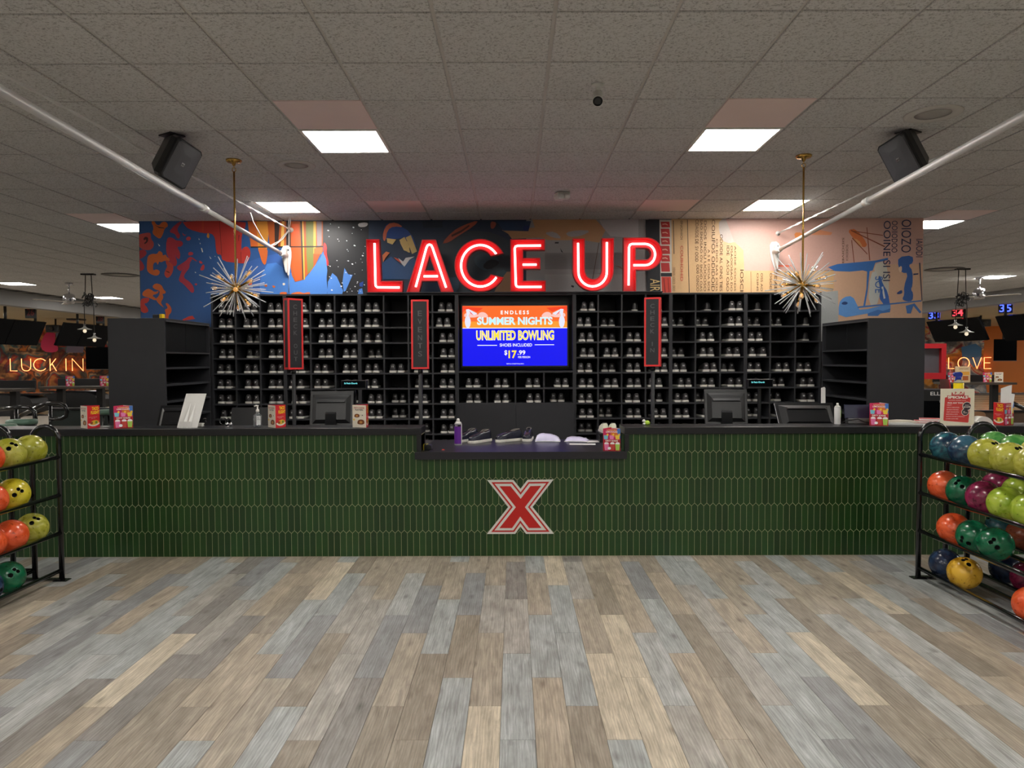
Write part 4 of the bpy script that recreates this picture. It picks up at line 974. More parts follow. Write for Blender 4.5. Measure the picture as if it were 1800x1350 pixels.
# ================================================================== ceiling devices
def bullet_cam():
    c = PG(1050, 148, CEIL-.006); t = thing('security_camera', 'white bullet security camera under the ceiling', 'camera', c)
    lathe('base', [(.038, 0), (.038, -.01), (.02, -.016), (.012, -.02), (.012, -.05), (.001, -.051)], m_whiteplas, t, seg=20)
    me = lathe_mesh('body', [(.012, .05), (.026, .045), (.031, .03), (.031, -.065), (.034, -.067), (.034, -.075)], m_whiteplas, 20)
    rt = (R(-50), 0, R(-6)); b = obj('body', me, t, (0, -.02, -.085), rt)
    obj('lens', lathe_mesh('lens', [(.031, -.0752), (.014, -.0755), (.001, -.072)], M('lens_ring', C(40,40,42), .15, vary=.2, scale=200), 16), b)
    lathe('joint', [(.001, .016), (.013, .01), (.016, 0), (.013, -.01), (.001, -.016)], m_whiteplas, t, (0, 0, -.052), seg=12)
bullet_cam()
c = PG(988, 338, CEIL-.006); t = thing('emergency_light', 'small white emergency lamp under the ceiling above the sign', 'light', c, R(20))
slab('housing', [(-.07,-.012),(.07,0),(.07,-.05),(.02,-.075),(-.06,-.08),(-.075,-.05)], -.05, .05, m_whiteplas, t, .004)
for x in (-.035, .03): lathe('lamp_head', [(.001, .03), (.026, .026), (.03, 0), (.026, -.026), (.001, -.03)], m_whiteplas, t, (x, -.055, -.055), (PI/2, 0, 0), 14)
for px, py, r_, lab in ((521, 290, .165, 'round flush ceiling speaker beside the left chandelier'), (1640, 200, .19, 'round flush ceiling speaker above the right loudspeaker'), (212, 483, .35, 'round ceiling air diffuser beyond the mural at left'), (1660, 473, .35, 'round ceiling air diffuser beyond the mural at right')):
    c = PG(px, py, CEIL-.006); t = thing('ceiling_speaker' if r_ < .3 else 'air_diffuser', lab, 'speaker' if r_ < .3 else 'vent', c)
    lathe('ring', [(r_, 0), (r_, -.006), (r_*.93, -.012), (r_*.66, -.010), (r_*.62, -.004)], m_grid if r_ < .3 else m_blackplas, t, seg=32)
    lathe('grille', [(r_*.63, -.004), (r_*.3, -.010), (.001, -.011)], M('perforated_grille', C(170,167,162), .7, vary=.2, scale=200, bump=.3, bscale=300), t, seg=32)
# ================================================================== hanging queue signs
m_sred = M('sign_red', C(214, 50, 52), .4, vary=.05); m_sblk = M('sign_panel', C(40, 41, 44), .35, vary=.1, scale=10); m_sletter = M('sign_letter_grey', C(86, 86, 88), .5)
def post_sign(body, px, y0, y1, wpx, Y, rz, label, lz=None):
    z0, z1 = PZ(y1, Y), PZ(y0, Y); x = PX(px, Y, 590); w = wpx*Y/F/2; d = .038
    t = thing('post_sign', label, 'sign', (x, Y, 0), rz, 'upright queue signs')
    h = z1-z0; f = .017
    bm = bmesh.new()
    for yy in (-d, d-.012):
        addbox(bm, -w, -w+f, yy, yy+.012, z0, z1); addbox(bm, w-f, w, yy, yy+.012, z0, z1); addbox(bm, -w+f, w-f, yy, yy+.012, z0, z0+f); addbox(bm, -w+f, w-f, yy, yy+.012, z1-f, z1)
    obj('frame', bm_mesh('frame', bm, m_sred), t)
    box('case', -w+.003, w-.003, -d+.006, d-.006, z0+.003, z1-.003, m_sblk, t, .002)
    for s in (-1, 1): box('side_edge', s*w, s*(w-.006), -d+.012, d-.012, z0, z0+.02, m_sred, t); box('side_edge', s*w, s*(w-.006), -d+.012, d-.012, z1-.02, z1, m_sred, t)
    n = len(body); zz0, zz1 = lz
    st = (zz1-zz0)/n
    for i, ch in enumerate(body):
        if ch == ' ': continue
        zc_ = z0+h*(zz1-(i+.5)*st); lh = h*st*.33
        lw = .0125 if ch != 'I' else .003
        text_rect('letter', ch, -lw*1.6, lw*1.6, zc_-lh, zc_+lh, -d+.0052, m_sletter, t, .01)
    tube('post', [(0, .005, .004), (0, .005, z0)], .019, m_blackin, t, 12)
    lathe('foot', [(.15, 0), (.15, .008), (.03, .014), (.02, .03)], m_blackplas, t, seg=24)
    lathe('collar', [(.024, z0-.04), (.024, z0)], m_blackplas, t, (0, .005, 0), seg=14)
post_sign('CHECK OUT', 516, 523.5, 648, 30, 7.05, R(50), 'red-framed upright sign lettered CHECK OUT', (.10, .93))
post_sign('EVENTS', 738.5, 526.5, 648, 30.5, 7.05, R(5), 'red-framed upright sign lettered EVENTS', (.16, .86))
post_sign('CHECK IN', 1147.5, 524, 645, 28, 7.05, R(-19), 'red-framed upright sign lettered CHECK IN', (.19, .92))
# ================================================================== menu tents (three printed faces)
PW_ = .14; PH_ = .185
def pm(r, g, b): return print_mat(r, g, b, .45)
def tent_proto():
    t = thing('menu_tent', 'x', 'menu'); ap = PW_/(2*math.sqrt(3))
    def panel(k, col):
        p = obj('panel', box_mesh('panel', -PW_/2+.0004, PW_/2-.0004, -ap-.0006, -ap+.0004, 0, PH_, pm(*col)), t, (0, 0, 0), (0, 0, k*2*PI/3)); return p
    y = -ap-.0012
    def f(p, pts, col, it=0, dy=0.):
        q = [((a-.5)*PW_, b*PH_) for a, b in pts]; return flat('print', chaikin(q, it) if it else q, y-dy, pm(*col), p)
    def tx(p, body, a0, a1, b0, b1, col, bold=.02, dy=.0006): text_rect('lettering', body, (a0-.5)*PW_, (a1-.5)*PW_, b0*PH_, b1*PH_, y-dy, pm(*col), p, bold)
    a = panel(0, (232,224,206))
    tx(a, 'PARTY STARTER', .12, .88, .84, .91, (170,40,40)); tx(a, 'PLATTERS', .22, .78, .75, .82, (60,50,46))
    for (cx, cy, s_) in ((.33,.52,.2), (.62,.24,.27)):
        f(a, [(cx-s_*.9,cy-s_*.4),(cx+s_*.9,cy-s_*.4),(cx+s_,cy+s_*.2),(cx+s_*.4,cy+s_*.45),(cx-s_*.6,cy+s_*.4),(cx-s_,cy)], (120,70,40), 2)
        f(a, [(cx-s_*.5,cy-s_*.2),(cx+s_*.3,cy-s_*.25),(cx+s_*.5,cy+s_*.1),(cx-s_*.2,cy+s_*.25)], (196,140,70), 2, .0004)
    f(a, [(.05,.30),(.17,.30),(.17,.38),(.05,.38)], (230,190,50), 2); f(a, [(.70,.52),(.76,.52),(.76,.57),(.70,.57)], (60,50,46), 1)
    b = panel(1, (214,44,52))
    tx(b, 'TACO', .36, .90, .80, .95, (255,224,50), .04); tx(b, 'FLIGHT', .28, .96, .62, .77, (255,224,50), .04)
    tx(b, 'CHOOSE ANY THREE TACOS', .12, .78, .47, .50, (250,240,230), 0); tx(b, 'AND SHARE', .3, .62, .42, .445, (250,240,230), 0)
    f(b, [(.08,.14),(.5,.05),(.95,.14),(.98,.24),(.5,.16),(.06,.24)], (240,236,226), 1); f(b, [(.16,.18),(.5,.12),(.92,.2),(.9,.30),(.6,.36),(.3,.30)], (232,186,60), 2, .0004)
    f(b, [(.2,.2),(.4,.16),(.45,.28),(.25,.28)], (150,70,40), 1, .0008); f(b, [(.6,.18),(.8,.2),(.8,.3),(.62,.3)], (110,150,60), 1, .0008)
    c = panel(2, (190,26,56))
    f(c, [(0,.5),(1,.5),(1,1),(0,1)], (204,40,96)); f(c, [(.78,.72),(1,.55),(1,1),(.82,1)], (70,120,200), 0, .0003); f(c, [(.4,.62),(.9,.62),(.82,.85),(.45,.85)], (226,120,50), 1, .0004)
    tx(c, 'LOADED', .22, .80, .91, .96, (255,224,120), .02, .001); tx(c, 'LEMONADES', .16, .84, .82, .89, (250,244,236), .02, .001)
    for cx, col in ((.16,(120,200,220)), (.5,(236,130,190)), (.84,(240,210,70))):
        f(c, [(cx-.13,.70),(cx+.13,.70),(cx+.10,.52),(cx-.10,.52)], col, 0, .0008); f(c, [(cx+.02,.68),(cx+.16,.68),(cx+.14,.78),(cx+.06,.78)], (250,200,60), 1, .0010)
    f(c, [(0,.0),(1,.0),(1,.5),(0,.5)], (176,22,40), 0, .0002)
    tx(c, 'DIRTY SODAS', .14, .86, .42, .49, (250,240,226), .03, .001)
    for cx, col in ((.2,(232,120,170)), (.54,(200,70,60)), (.84,(170,210,90))):
        f(c, [(cx-.14,.34),(cx+.14,.34),(cx+.10,.03),(cx-.10,.03)], col, 0, .0008); f(c, [(cx-.15,.30),(cx-.1,.38),(cx,.40),(cx+.1,.38),(cx+.15,.30)], (250,240,240), 1, .0010)
    f(c, [(.27,.06),(.45,.06),(.45,.18),(.27,.18)], (250,250,250), 2, .0014)
    return t
def copy_tree(o, parent=None):
    c = o.copy(); COL.objects.link(c); c.parent = parent
    for ch in o.children: copy_tree(ch, c)
    return c
tent0 = tent_proto(); tent_first = [True]
def tent(loc, rz, label, group='folded menu cards', sc=1.):
    o = tent0 if tent_first[0] else copy_tree(tent0); tent_first[0] = False
    o.location = loc; o.rotation_euler = (0, 0, R(rz)); o['label'] = label; o['group'] = group; o.scale = (sc, sc, sc); return o
def bar(px, Y=6.04): return (PX(px, Y, 740), Y, BAR_Z+.0005)
tent(bar(157), -40, 'three-sided menu card reading TACO FLIGHT at the left end of the counter')
tent(bar(217), -212, 'three-sided menu card reading DIRTY SODAS beside the white easel card')
tent(bar(486), -47, 'three-sided menu card reading TACO FLIGHT beside the hand sanitizer')
tent(bar(637), -26, 'three-sided menu card reading PARTY STARTER PLATTERS right of the register')
tent((PX(1075, 6.0, 770), 6.0, DESK_Z+.0005), -246, 'three-sided menu card reading DIRTY SODAS on the low desk')
tent(bar(1545), -268, 'three-sided menu card reading DIRTY SODAS on the right counter')
tent(bar(1764), -212, 'three-sided menu card with napkins in it at the far right')
# ================================================================== things on the counters
# easel card seen from the back
a = P(311.5, 754, 6.03); b = P(348.5, 754, 6.03); top = PZ(690, 6.1)
hw_ = (b.x-a.x)/2; t = thing('easel_card', 'blank white back of an easel card standing on the left counter', 'card', ((a.x+b.x)/2, 6.02, BAR_Z+.0005), R(-4))
H = top-BAR_Z; me = box_mesh('board', -hw_, hw_, -.0015, .0015, 0, H, m_paper); me.transform(Matrix.Shear('XZ', 4, (0, 0)) @ Matrix.Identity(4))
for v in me.vertices: v.co.x += v.co.z*.17; v.co.y += v.co.z*.25
obj('board', me, t)
for x0_, x1_, lean in ((-.03,-.005,.10), (.012,.035,.10)):
    V = [(x0_, .0, .02), (x1_, -.0, .02), ((x0_+x1_)/2+.022, .035, .17), ((x0_+x1_)/2+.016, .035, .17)]
    V = [(x0_, -.035, .0), (x1_, -.012, .0), ((x0_+x1_)/2+.034, .036, .20), ((x0_+x1_)/2+.024, .036, .20)]
    me = mesh('easel_leg', V+[(x, y+.002, z) for x, y, z in V], [(0,1,2,3),(7,6,5,4),(0,4,5,1),(1,5,6,2),(2,6,7,3),(3,7,4,0)], m_paper); obj('easel_leg', me, t)
me = box_mesh('easel_pocket', -.055, .05, -.03, -.028, 0, .055, m_paper); obj('easel_pocket', me, t)
# point-of-sale terminals seen from behind
def terminal(px, top_py, Y, w, h, tilt, rz, label, shell=True, z0=DESK_Z):
    x = PX(px, Y, 720); zt_ = PZ(top_py, Y)
    t = thing('register_terminal', label, 'register', (x, Y, z0), rz, 'register terminals')
    zc_ = zt_-z0-h/2*math.cos(tilt)
    Mx = Matrix.Translation((0, 0, zc_)) @ Matrix.Rotation(tilt, 4, 'X')
    def part(nm, me, parent=t): me.transform(Mx); return obj(nm, me, parent)
    part('bezel', box_mesh('bezel', -w/2, w/2, 0, .022, -h/2, h/2, m_blackplas, .005))
    part('screen', box_mesh('screen', -w/2+.015, w/2-.015, .022, .0235, -h/2+.015, h/2-.015, m_screen_off))
    def frus(a, b_, y0, y1, zo=0.):
        V = [(-a[0], y0, -a[1]), (a[0], y0, -a[1]), (a[0], y0, a[1]), (-a[0], y0, a[1]), (-b_[0], y1, -b_[1]+zo), (b_[0], y1, -b_[1]+zo), (b_[0], y1, b_[1]+zo), (-b_[0], y1, b_[1]+zo)]
        return mesh('back_shell', V, [(0,1,5,4),(1,2,6,5),(2,3,7,6),(3,0,4,7),(4,5,6,7),(3,2,1,0)], m_blackplas)
    if shell:
        part('back_shell', frus((w*.44, h*.40), (w*.34, h*.28), 0, -.035, -.01))
        V = [(-w*.40, -.002, h*.40), (w*.40, -.002, h*.40), (w*.30, -.05, h*.16), (-w*.30, -.05, h*.16), (-w*.40, -.002, h*.1), (w*.40, -.002, h*.1)]
        part('vent_hood', mesh('vent_hood', V, [(0,3,2,1),(3,4,5,2),(0,4,3),(1,2,5)], m_blackplas))
    zb = zc_-h*.12
    V = [(-.055, -.05, .012), (.055, -.05, .012), (.055, .02, .012), (-.055, .02, .012), (-.045, -.075, zb), (.045, -.075, zb), (.045, -.03, zb+.02), (-.045, -.03, zb+.02)]
    obj('stand', mesh('stand', V, [(0,1,5,4),(1,2,6,5),(2,3,7,6),(3,0,4,7),(4,5,6,7),(3,2,1,0)], m_blackplas), t)
    box('base', -.1, .1, -.1, .1, 0, .014, m_blackplas, t, .004)
    return t
terminal(583, 686.5, 6.5, .385, .33, R(-14), R(4), 'black register monitor seen from behind beside the CHECK OUT sign')
terminal(1276, 686, 6.5, .375, .33, R(-14), R(-7), 'black register monitor seen from behind right of the CHECK IN sign')
terminal(442, 715, 6.4, .36, .30, R(-22), R(8), 'low black register monitor behind the hand sanitizer', False)
terminal(309, 711, 6.45, .30, .28, R(-38), R(10), 'black monitor half hidden behind the white easel card')
terminal(1418, 711, 6.4, .52, .28, R(-40), R(-3), 'wide low black register terminal beneath the right chandelier')
teal = glow('display_teal', 120, 230, 235, 1.3)
def cust_display(px, py, Y, rz, label):
    c = P(px, py, Y); t = thing('customer_display', label, 'display', (c.x, Y, DESK_Z), rz, 'customer displays'); z = c.z-DESK_Z
    box('pole', -.014, .014, -.01, .015, .006, z-.04, m_blackplas, t, .004); box('foot', -.06, .06, -.05, .05, 0, .01, m_blackplas, t, .003)
    box('housing', -.116, .116, -.028, .028, z-.042, z+.042, m_blackplas, t, .006); box('window', -.108, .108, -.0295, -.027, z-.026, z+.036, m_screen_off, t)
    text_rect('readout', 'St Patis Church', -.085, .035, z+.008, z+.022, -.0305, teal, t, .01)
    box('lip', -.116, .116, -.04, -.028, z-.042, z-.03, m_blackplas, t, .003)
cust_display(623, 676.5, 6.6, R(-3), 'pole display with teal text above the left register')
cust_display(1335, 674.5, 6.6, R(2), 'pole display with teal text above the right register')
# hand sanitizer
m_clear = M('clear_plastic', C(226, 232, 236), .08, trans=.8, vary=.02)
t = thing('sanitizer_bottle', 'clear hand sanitizer pump bottle on the left counter', 'bottle', bar(453, 6.06))
bm = bmesh.new(); addbox(bm, -.032, .032, -.018, .018, 0, .11); bmesh.ops.bevel(bm, geom=bm.edges[:], offset=.009, segments=3, affect='EDGES'); obj('body', bm_mesh('body', bm, m_clear, True), t)
lathe('neck', [(.018, .108), (.012, .122), (.012, .13)], m_clear, t, seg=14); lathe('pump_collar', [(.014, .128), (.014, .145), (.006, .15), (.006, .172)], m_whiteplas, t, seg=14)
tube('nozzle', [(.008, 0, .176), (-.012, 0, .18), (-.028, 0, .174)], .006, m_whiteplas, t, 8)
box('label', -.004, .031, -.0188, -.0182, .02, .095, pm(225,228,228), t); text_rect('lettering', 'HAND\nSANITIZER', -.0, .028, .06, .085, -.0192, pm(70,80,90), t, 0)
# headphones
t = thing('headphones', 'small headset with wire loop on the left counter', 'headphones', bar(399, 6.14))
tube('band', [(-.028+.034*math.cos(q*PI/8), .0, .042+.028*math.sin(q*PI/8)) for q in range(16)], .004, m_blackgloss, t, 6, True)
tube('band_arc', [(.028*math.cos(q*PI/8)+.01, .01, .02+.045*math.sin(q*PI/8)) for q in range(9)], .004, m_blackgloss, t, 6)
for x in (-.0, .03): lathe('ear_cup', [(.001, -.012), (.015, -.009), (.017, 0), (.015, .009), (.001, .012)], m_chrome, t, (x, 0, .018), (PI/2, 0, .3), 12)
lathe('puck', [(.022, .0), (.022, .004), (.001, .005)], m_chrome, t, (.012, -.03, 0), seg=16)
t = thing('card_reader', 'small white card reader behind the easel card', 'reader', bar(352, 6.12)); box('body', -.04, .025, -.02, .03, 0, .03, m_whiteplas, t, .008); tube('neck', [(.03, .01, .01), (.045, .01, .04), (.035, .01, .055)], .006, m_blackplas, t, 6); lathe('head', [(.001,.012),(.012,.008),(.014,0),(.001,-.004)], m_blackplas, t, (.034, .01, .06), seg=12)
# purple spray can
def can(loc, r_, h_, col, label, grp=None, txt=None):
    t = thing('spray_can', label, 'can', loc, 0, grp)
    lathe('body', [(r_*.94, 0), (r_, .004), (r_, h_*.78), (r_*.97, h_*.8)], col, t, seg=24); lathe('shoulder', [(r_*.97, h_*.8), (r_*.8, h_*.86), (r_*.5, h_*.885)], m_whiteplas, t, seg=24)
    lathe('cap', [(r_*.42, h_*.88), (r_*.4, h_*.95), (r_*.28, h_), (.001, h_)], m_whiteplas, t, seg=16); return t
m_purple = M('purple_label', C(104, 44, 150), .3, vary=.06); mc = M('can_white', C(222,222,222), .3, vary=.04)
c = PG(805.5, 782, DESK_Z); t = can((c.x, c.y, DESK_Z+.0005), .034, .235, mc, 'purple and white spray can standing on the low desk')
V = []; Fc = []; n = 16
for i in range(n+1):
    q = R(-200+ i*165/n); V += [(.0344*math.cos(q), .0344*math.sin(q), .012), (.0344*math.cos(q), .0344*math.sin(q), .165)]
for i in range(n): Fc.append((2*i, 2*i+2, 2*i+3, 2*i+1))
obj('label', mesh('label', V, Fc, m_purple, True), t)
V2 = [(v[0], v[1], .165 if k % 2 == 0 else .185) for k, v in enumerate(V)]; obj('label_band', mesh('label_band', V2, Fc, M('label_black', C(30,28,34), .3), True), t)
text_rect('lettering', 'SPRAY', -.026, .0, .168, .178, -.0352, m_paper, t, .01)
c2 = bar(1472, 6.15); t = can(c2, .026, .18, mc, 'white spray can with green label beside the wide register terminal'); box('label', .004, .0262, -.014, .014, .06, .12, pm(120,170,60), t)
# tape measure and scrap
c = PG(750, 792, DESK_Z); t = thing('tape_measure', 'black and yellow tape measure on the low desk corner', 'tool', (c.x, c.y+.03, DESK_Z+.0005), R(-8))
slab('body', chaikin([(-.04,0),(.04,0),(.042,.03),(.03,.05),(-.025,.052),(-.042,.03)],1), -.022, .022, m_blackplas, t, .002); box('yellow_band', -.026, -.020, -.0235, .0235, .002, .052, pm(230,210,40), t); box('yellow_band', .0, .004, -.0235, .0235, .046, .0535, pm(230,210,40), t); box('hook', .042, .046, -.01, .01, .0, .012, m_chrome, t)
c = PG(779, 791, DESK_Z); tag(slab('paper_scrap', [(-.013,0),(.011,.0005),(.013,.004),(-.005,.005)], -.008, .006, pm(230,80,60), None, loc=(c.x, c.y, DESK_Z+.0005)), 'tiny orange paper scrap on the low desk edge', 'paper')
# shoes on the desk
def dshoe(px, py, rz, label, z=0): 
    c = PG(px, py, DESK_Z); s = shoe((c.x, c.y, DESK_Z+.0005), R(rz), label, 'shoes left on the desk', None, upn_me, son_me, True); return s
dshoe(836, 773, 146, 'worn navy shoe lying furthest left on the low desk'); dshoe(860, 775, 142, 'worn navy shoe beside the spray can pair, right one')
dshoe(915, 774, 126, 'worn navy shoe seen from the side in the middle of the desk'); dshoe(931, 771, 172, 'worn navy shoe pointing at the camera beside the plastic bags')
# plastic bags and papers
m_bag = M('clear_lilac_bag', C(212, 208, 236), .25, vary=.12, scale=15, bump=.4, bscale=40)
def bag(px, py, w, d, h, label, rz=0, seed=1):
    c = PG(px, py, DESK_Z); rn = random.Random(seed); V = []; Fc = []; nx, ny = 12, 8
    for s in (0, 1):
        for j in range(ny+1):
            for i in range(nx+1):
                u, v = i/nx*2-1, j/ny*2-1; e = max(0, (1-abs(u)**3)*(1-abs(v)**3)); z = .0008 if s == 0 else .002+h*e**.5*(1-.25*u)+rn.uniform(-.003,.003)*e
                V.append((u*w*(1-.1*v*v)+rn.uniform(-.002,.002), v*d, z))
    o = (nx+1)*(ny+1)
    for s in (0, 1):
        for j in range(ny):
            for i in range(nx):
                k = s*o+j*(nx+1)+i; f = (k, k+1, k+nx+2, k+nx+1); Fc.append(f if s else f[::-1])
    rim = [i for i in range(nx+1)]+[j*(nx+1)+nx for j in range(1, ny+1)]+[ny*(nx+1)+i for i in range(nx-1, -1, -1)]+[j*(nx+1) for j in range(ny-1, 0, -1)]
    for i in range(len(rim)): a_, b_ = rim[i], rim[(i+1) % len(rim)]; Fc.append((a_, b_, o+b_, o+a_))
    t = thing('plastic_bag', label, 'bag', (c.x, c.y, DESK_Z), R(rz), 'plastic bags on the desk'); obj('pouch', mesh('pouch', V, Fc, m_bag, True), t)
    tube('seam', [(-w*.95, -d*.98, .004), (-w*.3, -d*1.0, .008), (w*.3, -d*1.0, .008), (w*.95, -d*.98, .004)], .003, m_paper, t, 6)
bag(963, 775, .12, .09, .065, 'puffy clear plastic bag beside the shoes on the desk', -4, 1); bag(1014, 775, .11, .10, .035, 'flat lilac plastic bag with white stripe on the desk', -12, 2)
def sheet(px, py, w, d, rz, z, label, n=1, base=DESK_Z, mat=None):
    c = PG(px, py, base); bm = bmesh.new(); addbox(bm, -w/2, w/2, -d/2, d/2, 0, .0012*n)
    for v in bm.verts:
        if v.co.z > 0 and v.co.y < 0: v.co.z += .0006
    o = obj('paper_sheet', bm_mesh('paper_sheet', bm, mat or m_paper), None, (c.x, c.y, z), (0, 0, R(rz))); return tag(o, label, 'paper')
sheet(1024, 781, .23, .09, -6, DESK_Z+.0005, 'white paper sheet lying before the plastic bags'); sheet(1049, 776, .2, .14, 4, DESK_Z+.0005, 'white paper sheet lying behind the soda menu card')
# pair of white toddler shoes behind the menu
m_wshoe = M('white_canvas', C(226, 228, 206), .7, vary=.06); upw, sow = shoe_meshes(m_wshoe)
for px, lab in ((1064.5, 'left'), (1078.5, 'right')):
    shoe((PX(px, 6.6, 760), 6.6, DESK_Z+.085), R(random.uniform(-6,6)), 'small white shoe behind the soda menu card, %s one' % lab, 'white shoes behind the desk', None, upw, sow, True, .82)
t = thing('shoe_box', 'low black box under the white shoes behind the desk', 'box', (PX(1072, 6.62, 760), 6.66, DESK_Z+.0005)); box('body', -.1, .1, -.09, .19, 0, .075, m_blackplas, t, .003); box('lid', -.102, .102, -.092, .192, .062, .0845, m_blackplas, t, .003)
# green toy
t = thing('green_toy', 'small white and lime plastic toy on the right counter', 'toy', bar(1136, 6.15)); lathe('body', [(.001,0),(.02,.003),(.024,.018),(.016,.034),(.001,.038)], M('lime_plastic', C(170,205,70), .3, vary=.2), t, (.008,0,0), seg=14); lathe('head', [(.001,0),(.014,.003),(.016,.014),(.001,.027)], m_whiteplas, t, (-.02,0,.022), seg=12); lathe('foot', [(.001,0),(.012,.002),(.012,.014),(.001,.02)], m_whiteplas, t, (-.02,-.01,0), seg=10)
# items at the right end
t = thing('receipt_roll_holder', 'tall narrow white card standing behind the wide terminal', 'card', (PX(1447.5, 6.55, 700), 6.55, DESK_Z+.0005), R(-6)); slab('card', [(-.02,0),(.02,0),(.016,.49),(.006,.50),(-.022,.49)], -.004, .004, m_paper, t, .001)
t = thing('tablet_stand', 'dark blue tablet on a stand behind the right soda menu card', 'tablet', bar(1512, 6.17), R(-8))
m_tab = M('tablet_blue', C(30, 34, 62), .3, vary=.1); me = box_mesh('panel', -.125, .125, -.008, .008, .045, .165, m_tab, .006); me.transform(Matrix.Rotation(R(-10), 4, 'X')); obj('panel', me, t)
box('base', -.105, .16, -.03, .06, 0, .05, m_grey_metal, t, .008); tube('cable', [(-.16, -.03, .008), (-.12, -.04, .03), (-.03, -.042, .045), (.02, -.04, .02), (.1, -.05, .012)], .004, m_blackplas, t, 6)
t = thing('binder', 'open white binder lying on the right counter', 'binder', bar(1585, 6.14), R(-4)); slab('cover', [(-.15,0),(.15,0),(.155,.014),(.0,.022),(-.14,.018)], -.07, .08, m_paper, t, .001); slab('pages', [(-.13,.018),(.0,.022),(.12,.018),(.1,.03),(-.01,.034),(-.12,.026)], -.06, .07, pm(214,206,190), t)
for k, (px, dz, rz) in enumerate(((1619,.0,-14), (1626,.017,-20), (1634,.034,-26))):
    z = BAR_Z+.0005+dz; t = thing('menu_booklet', '%s red and white menu booklet in the stack on the right counter' % ('lowest','middle','topmost')[k], 'menu', (PX(px+6, 6.1, 740), 6.1, z), R(rz), 'stacked menu booklets')
    box('pages', -.10, .10, -.058, .058, .001, .0155, m_paper, t, .001); box('cover', -.102, .102, -.06, .06, .0155, .0168, pm(190,50,56), t); lathe('ring', [(.012,0),(.012,.002),(.006,.003)], m_chrome, t, (.07, -.0605, .009), (PI/2,0,0), 12)
# SPECIALS card
a = P(1654, 748, 5.99); b = P(1709, 748, 5.99); t = thing('specials_card', 'cream SPECIALS menu board with red panel standing on the right counter', 'sign', ((a.x+b.x)/2, 5.985, BAR_Z+.0005), R(-9)); W2 = (b.x-a.x)/2; H2 = PZ(686, 5.99)-BAR_Z
bd = box('board', -W2, W2, 0, .004, 0, H2, pm(238,230,206), t)
def q2(a_, b_): return (-W2+(a_-140)/(800-140)*2*W2, H2*(1-(b_-295)/(1025-295)))
def f2(nm, pts, col, it=0, y=-.0006): flat(nm, chaikin([q2(*p) for p in pts], it) if it else [q2(*p) for p in pts], y, pm(*col), t)
def t2(body, a0, b0, a1, b1, col, bold=.01, y=-.0014): p, q = q2(a0, b1), q2(a1, b0); text_rect('lettering', body, p[0], q[0], p[1], q[1], y, pm(*col), t, bold)
f2('red_panel', [(225,480),(240,465),(715,470),(722,490),(692,950),(680,965),(215,930),(203,915)], (214,64,60)); f2('crown', [(350,430),(360,360),(400,400),(430,350),(480,395),(540,350),(570,395),(605,350),(605,430)], (196,60,60), 0, -.0008); t2('HUMPDAY', 380,375,590,415, (250,240,220), .03, -.0018)
t2('SPECIALS', 280,438,668,490, (250,244,230), .05, -.0020); f2('title_shadow', [(270,430),(680,430),(675,500),(270,500)], (196,44,44), 0, -.0012); t2('DISCOUNTED WEDNESDAY ALL DAY', 300,515,640,535, (250,220,210), 0); t2('PICK ANY TWO', 280,562,580,592, (252,246,236), .03)
for k, s_ in enumerate(('DRAFT', 'LARGE CHEESE PIZZA', 'BAVARIAN PRETZELS', 'CRISPY CHICKEN BITES', 'MOZZARELLA BITES', 'BUFFALO CHICKEN QUESADILLA', 'LOADED NACHO FRIES')): t2(s_, 270-k*3, 612+k*45, 270+(90,240,225,230,210,340,220)[k], 630+k*45, (250,232,224), .005)
for cx, cy, r_ in ((655,640,88), (622,755,72)):
    f2('round_badge', [(cx+r_*math.cos(i*PI/8), cy+r_*math.sin(i*PI/8)) for i in range(16)], (246,236,220), 0, -.0016); f2('round_badge', [(cx+r_*.88*math.cos(i*PI/8), cy+r_*.88*math.sin(i*PI/8)) for i in range(16)], (60,46,56), 0, -.0022)
t2('ONLY', 615,612,705,630, (240,220,210), .02, -.003); t2('$14.99', 592,640,722,672, (250,244,230), .03, -.003); t2('PER\nPERSON', 585,735,660,780, (250,230,220), .01, -.003)
box('support', -.03, .03, .004, .06, 0, .004, m_clear, t)
# spray bottle
c = bar(1684, 6.14); t = thing('cleaner_bottle', 'spray bottle with yellow liquid and blue trigger behind the SPECIALS card', 'bottle', (c[0], c[1], c[2])); t.scale = (1.1, 1.1, 1.18)
lathe('liquid', [(.03, 0), (.036, .006), (.036, .292), (.034, .294), (.001, .295)], M('yellow_liquid', C(240,214,30), .15, vary=.05), t, seg=20); lathe('bottle', [(.0358, .2945), (.034, .303), (.024, .314), (.014, .32), (.014, .325)], M('cloudy_plastic', C(232,230,205), .2, trans=.6, vary=.02), t, seg=20)
m_trig = M('blue_trigger', C(40, 60, 160), .35, vary=.05); lathe('collar', [(.018, .318), (.018, .338), (.012, .342)], m_trig, t, seg=14); slab('trigger_head', [(-.03,.34),(.02,.335),(.026,.362),(.01,.374),(-.035,.37),(-.045,.355)], -.011, .011, m_trig, t, .002); slab('trigger', [(-.022,.34),(-.012,.34),(-.02,.305),(-.03,.30)], -.006, .006, m_trig, t)
